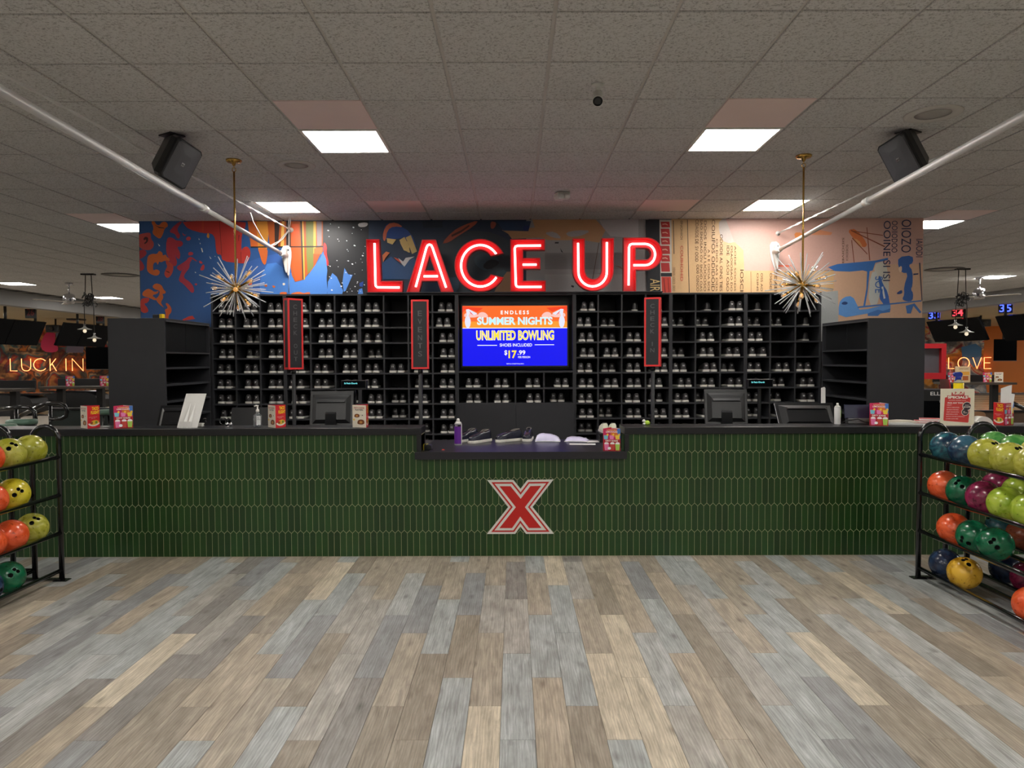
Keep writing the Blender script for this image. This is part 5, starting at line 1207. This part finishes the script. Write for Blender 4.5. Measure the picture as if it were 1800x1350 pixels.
# napkins in the last tent, folded print behind it
t = thing('napkin', 'folded white napkin sheets sticking up from the far right menu card', 'napkin', (PX(1766, 6.04, 700), 6.04, BAR_Z+.003), R(-20)); slab('sheet', [(-.03,0),(.035,0),(.05,.33),(.03,.325),(-.028,.30)], -.002, .002, m_paper, t); slab('fold', [(.01,0),(.04,0),(.07,.255),(.035,.26)], -.008, -.004, m_paper, t)
t = thing('striped_cloth', 'crumpled striped cloth lying behind the SPECIALS card', 'cloth', bar(1722, 6.13)); slab('fold', chaikin([(-.07,0),(.09,0),(.07,.04),(.02,.07),(-.04,.06)],2), -.05, .04, m_paper, t, .002); slab('fold', chaikin([(-.05,.02),(.08,.03),(.08,.09),(.03,.105),(-.04,.095)],2), .042, .07, pm(150,120,90), t, .002)
c = bar(1736, 6.2); t = thing('stray_ball', 'dark blue bowling ball half hidden beside the far right menu card', 'ball', (c[0], 6.45, DESK_Z)); lathe('shell', [(.001,0),(.06,.02),(.1,.07),(.108,.108),(.1,.15),(.06,.196),(.001,.216)], M('stray_blue', C(70,100,115), .15, vary=.3, scale=12), t, seg=24)
# yellow tape on the left cabinet
c = P(279, 559, YR+.3); t = thing('small_tool', 'small yellow and black tool on top of the left cabinet', 'tool', (PX(279, YR+.25, 555), YR+.25, PZ(559, YR, 290)+.0005)); box('body', -.05, .02, -.03, .03, 0, .05, m_blackplas, t, .006); box('yellow_end', .02, .05, -.032, .032, 0, .055, pm(236,200,30), t, .005)
# ================================================================== ball racks
def ball_mat(name, c1, c2, rough=.24):
    m = bpy.data.materials.new(name); m.use_nodes = True; nt = m.node_tree; b = nt.nodes['Principled BSDF']; N = nt.nodes.new; L = nt.links.new
    tc = N('ShaderNodeTexCoord'); oi = N('ShaderNodeObjectInfo'); ad = N('ShaderNodeVectorMath'); ad.operation = 'ADD'
    ml = N('ShaderNodeMath'); ml.operation = 'MULTIPLY'; ml.inputs[1].default_value = 40; L(oi.outputs['Random'], ml.inputs[0]); L(tc.outputs['Object'], ad.inputs[0]); L(ml.outputs[0], ad.inputs[1])
    n = N('ShaderNodeTexNoise'); n.inputs['Scale'].default_value = 9; n.inputs['Detail'].default_value = 4; n.inputs['Distortion'].default_value = 1.8; L(ad.outputs[0], n.inputs['Vector'])
    cr = N('ShaderNodeValToRGB'); cr.color_ramp.elements[0].position = .38; cr.color_ramp.elements[1].position = .64; cr.color_ramp.elements[0].color = C(*c1); cr.color_ramp.elements[1].color = C(*c2); L(n.outputs['Fac'], cr.inputs[0])
    n3 = N('ShaderNodeTexNoise'); n3.inputs['Scale'].default_value = 45; n3.inputs['Detail'].default_value = 6; L(ad.outputs[0], n3.inputs['Vector'])
    r3 = N('ShaderNodeValToRGB'); r3.color_ramp.elements[0].position = .30; r3.color_ramp.elements[0].color = (.45,.42,.38,1); r3.color_ramp.elements[1].position = .38; r3.color_ramp.elements[1].color = (1,1,1,1); L(n3.outputs['Fac'], r3.inputs[0])
    mx = N('ShaderNodeMix'); mx.data_type = 'RGBA'; mx.blend_type = 'MULTIPLY'; mx.inputs[0].default_value = 1; L(cr.outputs[0], mx.inputs[6]); L(r3.outputs[0], mx.inputs[7]); L(mx.outputs[2], b.inputs['Base Color'])
    b.inputs['Roughness'].default_value = rough; b.inputs['Coat Weight'].default_value = .15; return m
BM = {'lime': ball_mat('ball_lime', (150,152,40), (186,184,84)), 'green_lime': ball_mat('ball_yellowgreen', (140,170,40), (176,196,70)), 'yellow': ball_mat('ball_yellow', (190,178,30), (214,200,60)), 'gold': ball_mat('ball_gold', (190,140,20), (226,180,60)), 'orange': ball_mat('ball_orange', (214,74,30), (238,104,60)), 'green': ball_mat('ball_green', (10,86,56), (20,112,74)), 'soft_green': ball_mat('ball_softgreen', (60,130,60), (110,170,90)), 'maroon': ball_mat('ball_maroon', (90,20,50), (150,40,84)), 'teal': ball_mat('ball_teal', (20,44,66), (50,120,130)), 'blue': ball_mat('ball_blue', (26,44,70), (50,90,110)), 'navy': ball_mat('ball_navy', (22,34,58), (40,60,90)), 'brown': ball_mat('ball_brown', (130,60,40), (170,90,60))}
ball_me = {}
bmb = bmesh.new(); bmesh.ops.create_uvsphere(bmb, u_segments=48, v_segments=32, radius=.108); base = bm_mesh('shell', bmb, None, True); base_o = bpy.data.objects.new('tmp_ball', base); COL.objects.link(base_o)
cut = bmesh.new()
for ax, az, rr in ((0.0, .24, .0125), (.235, .30, .0125), (.12, -.18, .015)):
    d = Vector((math.sin(ax-.12), math.sin(az-.1), 1)).normalized(); q = Vector((0,0,1)).rotation_difference(d).to_matrix().to_4x4()
    bmesh.ops.create_cone(cut, cap_ends=True, segments=16, radius1=rr, radius2=rr, depth=.09, matrix=Matrix.Translation(d*.115) @ q)
cut_o = bpy.data.objects.new('tmp_cut', bm_mesh('tmp_cut', cut, None)); COL.objects.link(cut_o)
md = base_o.modifiers.new('b', 'BOOLEAN'); md.object = cut_o; md.operation = 'DIFFERENCE'; md.solver = 'EXACT'
dg = bpy.context.evaluated_depsgraph_get(); dg.update(); holed = bpy.data.meshes.new_from_object(base_o.evaluated_get(dg))
bpy.data.objects.remove(base_o); bpy.data.objects.remove(cut_o)
for p in holed.polygons: p.use_smooth = p.center.length > .1065
m_hole = M('hole_lining', C(14,14,16), .7)
for k, m in BM.items():
    me = holed.copy(); me.materials.clear(); me.materials.append(m); me.materials.append(m_hole); ball_me[k] = me; me.name = 'bowling_ball'
    for p in me.polygons: p.material_index = 0 if p.center.length > .1065 else 1
WORD = {'lime': 'olive lime', 'green_lime': 'yellow-green', 'yellow': 'yellow', 'gold': 'golden yellow', 'orange': 'orange', 'green': 'deep green', 'soft_green': 'light green', 'maroon': 'maroon', 'teal': 'teal marbled', 'blue': 'blue marbled', 'navy': 'navy', 'brown': 'brownish orange'}
TIER = [.92, .638, .357, .079]
def rack(side, xs, y_end, y_near):
    t = thing('ball_rack', 'black tubular bowling ball rack at the %s picture edge' % ('left' if side < 0 else 'right'), 'rack', (side*xs[0], y_end, 0), 0, 'ball racks'); ox = xs[0]; rr = .019
    for yy in (y_end, y_near):
        for a_, b_ in ((xs[0], xs[1]), (xs[2], xs[3])):
            r_ = (b_-a_)/2; zc_ = 1.145-r_
            pts = [(side*(a_-ox), yy-y_end, .006)]+[(side*((a_+b_)/2-ox-r_*math.cos(q*PI/12)), yy-y_end, zc_+r_*math.sin(q*PI/12)) for q in range(13)]+[(side*(b_-ox), yy-y_end, .006)]
            tube('arch', pts, rr, m_blackgloss, t, 12)
        for x in (xs[0], xs[3]): box('foot_plate', side*(x-ox)-.05, side*(x-ox)+.05, yy-y_end-.035, yy-y_end+.035, 0, .007, m_blackgloss, t, .002)
        box('cross_bar', side*(xs[0]-ox), side*(xs[3]-ox), yy-y_end-.02, yy-y_end+.02, .007, .016, m_blackgloss, t, .002)
        for z in TIER: tube('cross_tube', [(side*(xs[1]-ox), yy-y_end, z), (side*(xs[2]-ox), yy-y_end, z)], .012, m_blackgloss, t, 8)
    L = y_near-y_end
    for z in TIER:
        for k, x in enumerate(xs): tube('rail', [(side*(x-ox), 0, z), (side*(x-ox), L, z)], .0155, m_blackgloss, t, 12)
BN = [0]
def ball(side, row, x, y, tier, col, nth, rot):
    z = TIER[tier]+math.sqrt((.108+.0155)**2-.1**2)+.0015
    lab = '%s bowling ball, %s of the %s tier, %s row, %s rack' % (WORD[col], nth, ('top','second','third','bottom')[tier], row, 'left' if side < 0 else 'right')
    o = obj('bowling_ball', ball_me[col], None, (side*x, y, z), rot); tag(o, lab, 'ball', 'bowling balls on the racks')
rack(1, (2.99, 3.19, 3.35, 3.55), 5.33, 3.2); rack(-1, (3.36, 3.56, 3.72, 3.92), 5.33, 3.2)
rb = random.Random(4)
def look(s, a=0, e=0):
    "turn so that the holes (+Z) face azimuth a, elevation e as seen from the aisle"
    d = Vector((math.sin(R(a))*math.cos(R(e)), -math.cos(R(a))*math.cos(R(e)), math.sin(R(e)))); return Vector((0,0,1)).rotation_difference(d).to_euler()
RF = [['teal','blue','lime','lime','lime','green_lime'], ['orange','green','maroon','green_lime','green_lime','lime'], ['orange','green','green',None,None], ['navy','gold',None,None,'orange','orange']]
RB_ = [['soft_green','soft_green','lime','lime'], ['maroon','green_lime','teal','green'], ['teal','brown','green','navy'], ['navy','maroon','orange','orange']]
HR = {(0,2):(8,42), (0,3):(5,38), (1,1):(-48,36), (2,1):(-62,-12), (2,2):(-36,14), (3,1):(-20,62), (1,4):(-38,24), (0,4):(-20,50)}
for ti in range(4):
    y0_ = (5.17, 5.19, 5.07, 5.16)[ti]
    for k, col in enumerate(RF[ti]):
        if col: ball(1, 'aisle', 3.09, y0_-.2185*k, ti, col, ORD[k], look(1, *HR[(ti,k)]) if (ti,k) in HR else look(1, rb.uniform(100,250), rb.uniform(-40,60)))
    for k, col in enumerate(RB_[ti]): ball(1, 'rear', 3.45, 5.2-.2185*k-.05*ti, ti, col, ORD[k], look(1, rb.uniform(100,250), rb.uniform(-40,40)))
LF = [['lime','lime','orange','lime'], ['yellow','orange','lime'], ['lime','orange','orange'], ['green','navy','orange']]
HL = {(0,0):(130,30), (0,1):(48,36), (1,0):(52,14), (2,0):(46,42), (3,0):(58,28)}
for ti in range(4):
    y0_ = (5.16, 4.97, 5.16, 4.9)[ti]
    for k, col in enumerate(LF[ti]): ball(-1, 'aisle', 3.46, y0_-.2185*k, ti, col, ORD[k], look(-1, *HL[(ti,k)]) if (ti,k) in HL else look(-1, rb.uniform(100,250), rb.uniform(-40,60)))
# ================================================================== the hall behind: lanes, screens, tables
# lanes run away to both sides under the far walls
m_lane = M('lane_maple', C(206, 186, 152), .2, vary=.12, scale=3, stretch=(.2, 12, 1)); m_gut = M('lane_gutter', C(50, 48, 50), .4, vary=.1)
for s in (-1, 1):
    for k in range(7):
        y = 31.2-k*1.42
        ln = S(box('lane_%s_%d' % ('left' if s < 0 else 'right', k+1), s*(XB+1.2), s*35.5, y-.53, y+.53, -.006, .03, m_lane))
        for d in (-.65, .65): box('gutter', s*(XB+1.2), s*35.5, y+d-.1, y+d+.1, -.006, .012, m_gut, ln)
# neon words on the far wall
STK = {'L': [[(0,1),(0,0),(.6,0)]], 'U': [[(0,1),(0,.35),(.06,.14),(.2,.02),(.36,0),(.52,.02),(.66,.14),(.72,.35),(.72,1)]], 'C': [[(.8,.82),(.66,.94),(.48,1),(.3,.97),(.12,.84),(.02,.64),(0,.5),(.02,.36),(.12,.16),(.3,.03),(.48,0),(.66,.06),(.8,.18)]], 'K': [[(0,1),(0,0)],[(.64,1),(.02,.42)],[(.2,.6),(.68,0)]], 'I': [[(0,1),(0,0)]], 'N': [[(0,0),(0,1),(.75,0),(.75,1)]], 'O': [[(.5+.5*math.cos(i*PI/10), .5+.5*math.sin(i*PI/10)) for i in range(21)]], 'V': [[(0,1),(.4,0),(.8,1)]], 'E': [[(.6,1),(0,1),(0,0),(.6,0)],[(0,.52),(.52,.52)]]}
m_neonO = M('neon_orange', C(255,150,90), .4, emit=(1, .25, .08, 1), es=3.5); m_tube_back = M('neon_backing', C(60, 20, 18), .5)
def neon_word(spec, Y, y0, y1, label):
    z0, z1 = PZ(y1, Y, 200), PZ(y0, Y, 200)
    a = P(spec[0][1], y1, Y); t = thing('neon_sign', label, 'neon sign', (a.x, Y, z0))
    for ch, xa, xb in spec:
        zz0, zz1 = P(xa, y1, Y).z-z0, P(xa, y0, Y).z-z0; X0, X1 = PX(xa, Y, 640)-a.x, PX(xb, Y, 640)-a.x; wmax = max(p[0] for q in STK[ch] for p in q) or 1
        V = []; Fc = []
        for st in STK[ch]:
            v, f = tube_data([(X0+(p[0]/wmax)*(X1-X0), 0, zz0+p[1]*(zz1-zz0)) for p in st], .015, 6); k = len(V); V += v; Fc += [tuple(i+k for i in q) for q in f]
        lt = obj('letter', mesh('letter', V, Fc, m_neonO), t)
        for st in STK[ch][:1]: tube('standoff', [(X0+(st[0][0]/wmax)*(X1-X0), 0, zz0+st[0][1]*(zz1-zz0)), (X0+(st[0][0]/wmax)*(X1-X0), .135, zz0+st[0][1]*(zz1-zz0))], .012, m_grey_metal, lt, 6)
neon_word([('L',18,30),('U',38,54),('C',59,80),('K',88,99),('I',116,116),('N',127,146)], YF-.16, 630.5, 652, 'orange neon words LUCK IN on the far left mural')
neon_word([('L',1667.5,1677),('O',1684,1704),('V',1710,1725),('E',1730,1742)], YF-.16, 628.5, 648, 'orange neon word LOVE on the far right mural')
# scoring screens hanging along the foul line
def scr_pair(side, pxa, pxb, ytop, label, mid=.4, post=(.3,.85)):
    X = side*(XB+.35); Ya = X/((pxa-903)/F); Yb = X/((pxb-903)/F); y0_, y1_ = min(Ya, Yb), max(Ya, Yb)
    zt_ = PZ(ytop[0], (y0_+y1_)/2, (pxa+pxb)/2); zb_ = PZ(ytop[1], (y0_+y1_)/2, (pxa+pxb)/2); h = zt_-zb_
    t = thing('scoring_screens', label, 'screen', (X, (y0_+y1_)/2, zt_), 0, 'hanging scoring screens'); Lh = (y1_-y0_)/2
    lean = .45*h
    for a_, b_ in ((-Lh, -Lh+2*Lh*mid-.01), (-Lh+2*Lh*mid+.01, Lh)):
        V = [(0, a_, 0), (0, b_, 0), (side*lean, b_, -h), (side*lean, a_, -h)]; V += [(x+side*.06, y, z+.02) for x, y, z in V]
        obj('screen', mesh('screen', V, [(0,3,2,1),(4,5,6,7),(0,1,5,4),(1,2,6,5),(2,3,7,6),(3,0,4,7)], m_screen_off), t)
    for p in post: tube('hanger', [(side*.1, -Lh+2*Lh*p, -.1), (side*.1, -Lh+2*Lh*p, 3.04-zt_)], .035, m_blackplas, t, 8)
scr_pair(-1, -14, 83, (563,606), 'pair of dark hanging scoring screens at the far left edge'); scr_pair(-1, 116, 200, (571,609), 'pair of dark hanging scoring screens left of the black cabinet')
scr_pair(1, 1626, 1716, (562,600), 'pair of dark hanging scoring screens right of the black cabinet'); scr_pair(1, 1746, 1830, (553,598), 'pair of dark hanging scoring screens at the far right edge')
for s, px0, px1, y0_, y1_, lab in ((-1, 151, 191, 610, 649, 'square dark panel on the far left mural'), (1, 1748, 1788, 596, 634, 'square dark panel on the far right mural')):
    a = P(px0, y1_, 26); b = P(px1, y0_, 26); t = thing('dark_monitor', lab, 'screen', ((a.x+b.x)/2, 26, a.z)); w = (b.x-a.x)/2; box('panel', -w, w, 0, .06, 0, b.z-a.z, m_screen_off, t, .01); box('hanger', -.05, .05, .06, .12, (b.z-a.z)*.4, 3.03-a.z, m_blackplas, t); box('bezel', -w-.015, w+.015, .01, .05, -.015, 0, m_grey_metal, t)
# lane numbers
def lane_no(n, px, py, col):
    X = XB+.5; Y = X*F/(px-903); z = PZ(py, Y, px); g = glow('lane_glow_%s' % col[0], *col[1], 3.0); t = thing('lane_number_sign', 'glowing %s lane number %s hanging %s' % (col[0], n, {'33': 'right beside the black cabinet', '34': 'above the right pendant lamp', '35': 'near the right picture edge'}[n]), 'sign', (X, Y, z), R(-35), 'lane number signs')
    box('housing', -.16, .16, -.02, .05, -.14, .11, m_blackplas, t, .01); text_rect('digits', n, -.13, .13, -.11, .09, -.025, g, t, .01); box('halo_strip', -.16, .16, .05, .07, -.1, .1, g, t); tube('hanger', [(0, .02, .1), (0, .02, max(.12, 3.04-z))], .02, m_blackplas, t, 6)
BLU = ('blue', (60, 80, 255)); REDC = ('red', (255, 50, 60))
lane_no('33', 1639, 554, BLU); lane_no('34', 1681, 549, REDC); lane_no('35', 1764, 541, BLU)
for px, py, lab in ((55, 549, 'unlit lane number box at the far left'), (177, 560, 'unlit lane number box above the left pendant lamp')):
    X = -XB-.5; Y = X*F/(px-903); z = PZ(py, Y, px); t = thing('lane_number_box', lab, 'sign', (X, Y, z), R(30)); box('housing', -.12, .12, -.03, .03, -.16, .16, m_blackplas, t, .01); text_rect('digits', '28' if px > 100 else '26', -.08, .08, -.09, .09, -.034, pm(120,40,40), t, .01); tube('hanger', [(0,0,.16),(0,0,3.04-z)], .012, m_blackplas, t, 6)
# projectors
for px, py, s in ((98, 578, -1), (134, 557, -1), (1724, 568, 1)):
    Y = 24.; c = P(px, py, Y); t = thing('projector', 'black projector hanging over the lanes %s' % ('between the left screens' if px == 98 else 'above the left screens' if px == 134 else 'between the right screens'), 'projector', c); box('body', -.22, .22, -.2, .2, -.12, .12, m_blackplas, t, .03); lathe('lens', [(.07, 0), (.07, .05), (.05, .055)], m_blackgloss, t, (0, -.2, 0), (PI/2, 0, 0), 12); tube('hanger', [(0,0,.1),(0,0,3.04-c.z)], .03, m_blackplas, t, 8)
# ceiling fans
def fan(px, py, label, a0):
    c = PG(px, py, CEIL-.006); t = thing('ceiling_fan', label, 'fan', c, R(a0), 'ceiling fans'); lathe('canopy', [(.08, 0), (.07, -.05), (.02, -.07)], m_chrome, t, seg=16); tube('rod', [(0,0,-.05),(0,0,-.26)], .018, m_chrome, t, 8); lathe('motor', [(.06,-.24),(.10,-.26),(.12,-.32),(.12,-.42),(.09,-.46),(.001,-.47)], m_chrome, t, seg=20)
    for k in range(3):
        me = box_mesh('blade', .1, .78, -.065, .065, -.43, -.415, M('fan_blade', C(190,185,175), .4, vary=.08), .004); me.transform(Matrix.Rotation(k*2*PI/3, 4, 'Z')); obj('blade', me, t)
fan(121, 497, 'brushed steel ceiling fan at far left', 8); fan(1722, 487, 'brushed steel ceiling fan at far right', 60)
# double pendants
def pendant(px, py, l1, l2, x1, x2, label):
    c = PG(px, py, CEIL-.006); Y = c.y; t = thing('pendant_lamp', label, 'lamp', c, 0, 'double pendant lamps'); box('canopy', -.13, .13, -.05, .05, -.03, 0, m_blackplas, t, .008)
    zc_ = PZ(527, Y, px)-c.z
    V = []; Fc = []; rn = random.Random(2)
    for k in range(26):
        a_, b_, z = rn.uniform(-.09,.09), rn.uniform(-.09,.09), zc_+rn.uniform(-.1,.1); n = Vector((rn.uniform(-1,1), rn.uniform(-1,1), rn.uniform(-1,1))).normalized(); u = n.orthogonal().normalized(); w = n.cross(u)
        v, f = tube_data([Vector((a_,b_,z))+(u*math.cos(q*PI/4)+w*math.sin(q*PI/4)*1.5)*.032 for q in range(8)], .009, 5, True); k0 = len(V); V += v; Fc += [tuple(i+k0 for i in q) for q in f]
    obj('chain_cluster', mesh('chain_cluster', V, Fc, M('dark_chain', C(90,90,92), .25, .9, vary=.3), True), t); t.children[-1]['kind'] = 'stuff'
    for x, ly in ((x1, l1), (x2, l2)):
        xx = PX(x, Y, ly)-c.x; zz = PZ(ly, Y, x)-c.z
        tube('cord', [(xx*.6, 0, -.02), (xx*.8, 0, zc_), (xx, 0, zc_-.12), (xx, 0, zz+.06)], .008, m_blackplas, t, 6)
        lathe('shade', [(.02,.05),(.03,.03),(.06,.012),(.125,-.01),(.128,-.014),(.05,.0),(.001,.012)], m_whiteplas, t, (xx, 0, zz), seg=20); lathe('socket', [(.02,.1),(.02,.04)], m_chrome, t, (xx, 0, zz), seg=12); lathe('bulb', [(.012,.0),(.03,-.03),(.034,-.05),(.02,-.075),(.001,-.08)], M('lit_bulb', C(250,240,220), .1, emit=C(255,235,200), es=.6), t, (xx, 0, zz), seg=12)
pendant(155, 481, 578, 594, 149, 166, 'double pendant lamp with white shades at left'); pendant(1692, 472, 571, 583, 1679.5, 1699, 'double pendant lamp with white shades at right')
# high tables with menu cards
m_ttop = M('dark_table_top', C(70, 62, 56), .3, vary=.15, scale=5)
def table(x0, x1, Y, z, label, rail=True):
    a, b = PX(x0, Y, 676), PX(x1, Y, 676); t = thing('high_table', label, 'table', ((a+b)/2, Y, 0), 0, 'high bar tables'); w = abs(b-a)/2
    box('top', -w, w, -.35, .35, z-.05, z, m_ttop, t, .008)
    for s in (-1, 1): box('leg', s*w*.6-.07, s*w*.6+.07, -.06, .06, .02, z-.05, m_blackplas, t, .006); box('foot', s*w*.6-.28, s*w*.6+.28, -.28, .28, 0, .02, m_blackplas, t, .005)
    box('back_rail', -w, w, .36, .40, z-.02, z+.16, m_blackplas, t, .006); box('foot_rail', -w*.6, w*.6, -.03, .03, .3, .34, m_blackplas, t)
    return t
TZ = 1.07
for x0, x1, Y, lab, cards in ((84, 200, 16.4, 'dark high table with two menu cards beyond the left counter', (123, 183)), (-40, 42, 15.0, 'dark high table at the far left picture edge', ()), (1656, 1770, 17.0, 'dark high table with menu cards beyond the right counter', (1674, 1736, 1756))):
    table(x0, x1, Y, TZ, lab)
    for k, px in enumerate(cards): tent((PX(px, Y-.1, 670), Y-.1, TZ+.001), -240-(px-903)/22 if k != 2 else -40, 'small menu card on the high table, %s from the left, %s hall' % (ORD[k], 'left' if px < 900 else 'right'), 'menu cards on the high tables', 1.25)
Y = 16.85; t = thing('snack_box', 'tall cream menu box on the right high table', 'box', (PX(1692, Y, 660), Y, TZ+.001), R(-12)); box('carton', -.14, .14, -.06, .06, 0, .37, pm(214,190,150), t, .004); rect('print', -.12, .12, .17, .25, -.0615, pm(220,160,60), t); rect('print', -.02, .10, .05, .15, -.0615, pm(170,90,40), t); text_rect('lettering', 'APPETIZERS', -.10, .10, .30, .33, -.062, pm(110,50,40), t, 0); box('spine_print', .1405, .142, -.058, .058, .01, .36, pm(120,30,40), t)
# stools
m_seat = M('green_vinyl', C(92, 122, 106), .4, vary=.08, scale=10)
def stool(px, py, label):
    c = PG(px, py, .78); t = thing('bar_stool', label, 'stool', (c.x, c.y, 0), 0, 'green bar stools'); lathe('seat', [(.17,.70),(.2,.71),(.205,.75),(.19,.775),(.001,.785)], m_seat, t, seg=24); lathe('seat_ring', [(.19,.68),(.19,.70),(.17,.70)], m_blackplas, t, seg=24)
    for k in range(4):
        q = PI/4+k*PI/2; tube('leg', [(.14*math.cos(q), .14*math.sin(q), .69), (.22*math.cos(q), .22*math.sin(q), .01)], .014, m_blackgloss, t, 8)
    tube('foot_ring', [(.19*math.cos(q*PI/12), .19*math.sin(q*PI/12), .25) for q in range(24)], .010, m_blackgloss, t, 6, True)
stool(38, 737, 'green round bar stool behind the left counter'); stool(0, 746, 'green round bar stool at the left picture edge'); stool(186, 720, 'green round bar stool beside the left black cabinet')
# railings and low partition
def railing(pts, Y, label, loop):
    q = [P(a, b, Y) for a, b in pts]; o = Vector((q[0].x, Y, 0)); t = thing('hand_rail', label, 'railing', o, 0, 'black hand rails'); tube('top_rail', [p-o for p in q], .035, m_blackgloss, t, 10)
    for a, b in loop: p = P(a, b, Y); tube('post', [Vector((p.x, Y, .0))-o, p-o], .03, m_blackgloss, t, 10); lathe('base_plate', [(.07, 0), (.07, .012), (.035, .014)], m_blackgloss, t, Vector((p.x, Y, 0))-o, seg=14)
railing([(36,731),(78,710),(106,710),(114,714),(118,722),(116,732),(108,736),(88,737)], 12.6, 'black tubular hand rail with curved end, beyond the left counter', ((88,711),))
railing([(-20,722),(30,716),(52,717),(60,724),(62,736),(60,746)], 11.8, 'black tubular hand rail at the left picture edge', ((28,717),))
t = thing('seating_partition', 'dark low partition behind the left counter', 'partition', (PX(150, 13.5, 720), 13.5, 0)); box('panel', -.65, 1.6, 0, .08, 0, .72, M('dark_green_panel', C(34,44,42), .5, vary=.1), t, .01); box('cap', -.68, 1.63, -.03, .11, .72, .76, m_blackplas, t, .006)
t = thing('seating_partition', 'dark low partition behind the right counter', 'partition', (PX(1720, 13.5, 720), 13.5, 0)); box('panel', -.9, 1.6, 0, .08, 0, .62, M('brown_panel', C(84,66,52), .5, vary=.1), t, .01); box('cap', -.93, 1.63, -.03, .11, .62, .66, m_blackplas, t, .006)
t = thing('hand_rail', 'black slanting hand rail at the right picture edge', 'railing', (PX(1775, 12, 700), 12, 0)); tube('top_rail', [P(1770,704,12)-t.location, P(1835,735,12)-t.location], .035, m_blackgloss, t, 10); tube('post', [Vector((0,0,0)), P(1775,706,12)-t.location], .03, m_blackgloss, t, 10)
# low scoreboard consoles by the lanes
for px, Y, lab in ((135, 24.0, 'low dark ball return console by the left lanes'), (20, 22.0, 'low dark console at the far left under the mural')):
    c = P(px, 690, Y); t = thing('ball_return', lab, 'console', (c.x, Y, 0)); slab('hood', chaikin([(-.9,0),(.9,0),(.9,.5),(.6,.62),(-.6,.62),(-.9,.5)],1), -.4, .4, m_blackplas, t); box('tray', -1.0, 1.0, -.3, .3, .62, .68, m_blackgloss, t, .02)
# arcade machine
Y = 10.6; x = PX(1636, Y, 660); t = thing('arcade_machine', 'red arcade cabinet beside the right black cabinet', 'arcade machine', (x, Y, 0), R(-8))
w = .165; zt_ = PZ(604, Y, 1636); zs1, zs0 = PZ(615, Y), PZ(658, Y)
m_ared = M('arcade_red', C(196, 32, 42), .35, vary=.06)
bm = bmesh.new()
for (x0, x1, z0, z1) in ((-.4,.2,zs1,zt_), (.135,.2,zs0,zs1), (-.4,.2,zs0-.09,zs0), (-.4,-.3,zs0,zs1)): addbox(bm, x0, x1, -.02, .25, z0, z1)
obj('screen_hood', bm_mesh('screen_hood', bm, m_ared), t); box('screen', -.3, .135, .06, .1, zs0, zs1, M('arcade_screen', C(96,94,100), .25, vary=.06), t)
slab('console', [(-.4,.62),(.3,.62),(.28,1.0),(.2,1.18),(-.4,1.18)], -.25, .22, m_blackplas, t, .01); slab('side_wing', [(.2,zs0-.09),(.215,zs0-.09),(.33,.62),(.31,.62),(.26,1.0)], -.1, .2, m_ared, t)
box('lower_body', -.4, .3, -.22, .25, 0, .62, m_ared, t, .01); text_rect('lettering', 'ELLER', -.10, .13, 1.10, 1.15, -.2515, m_paper, t, .01); rect('panel_print', .02, .16, 1.0, 1.03, -.2515, pm(150,150,155), t); rect('panel_window', -.3, .06, .72, 1.02, -.2515, m_screen_off, t)
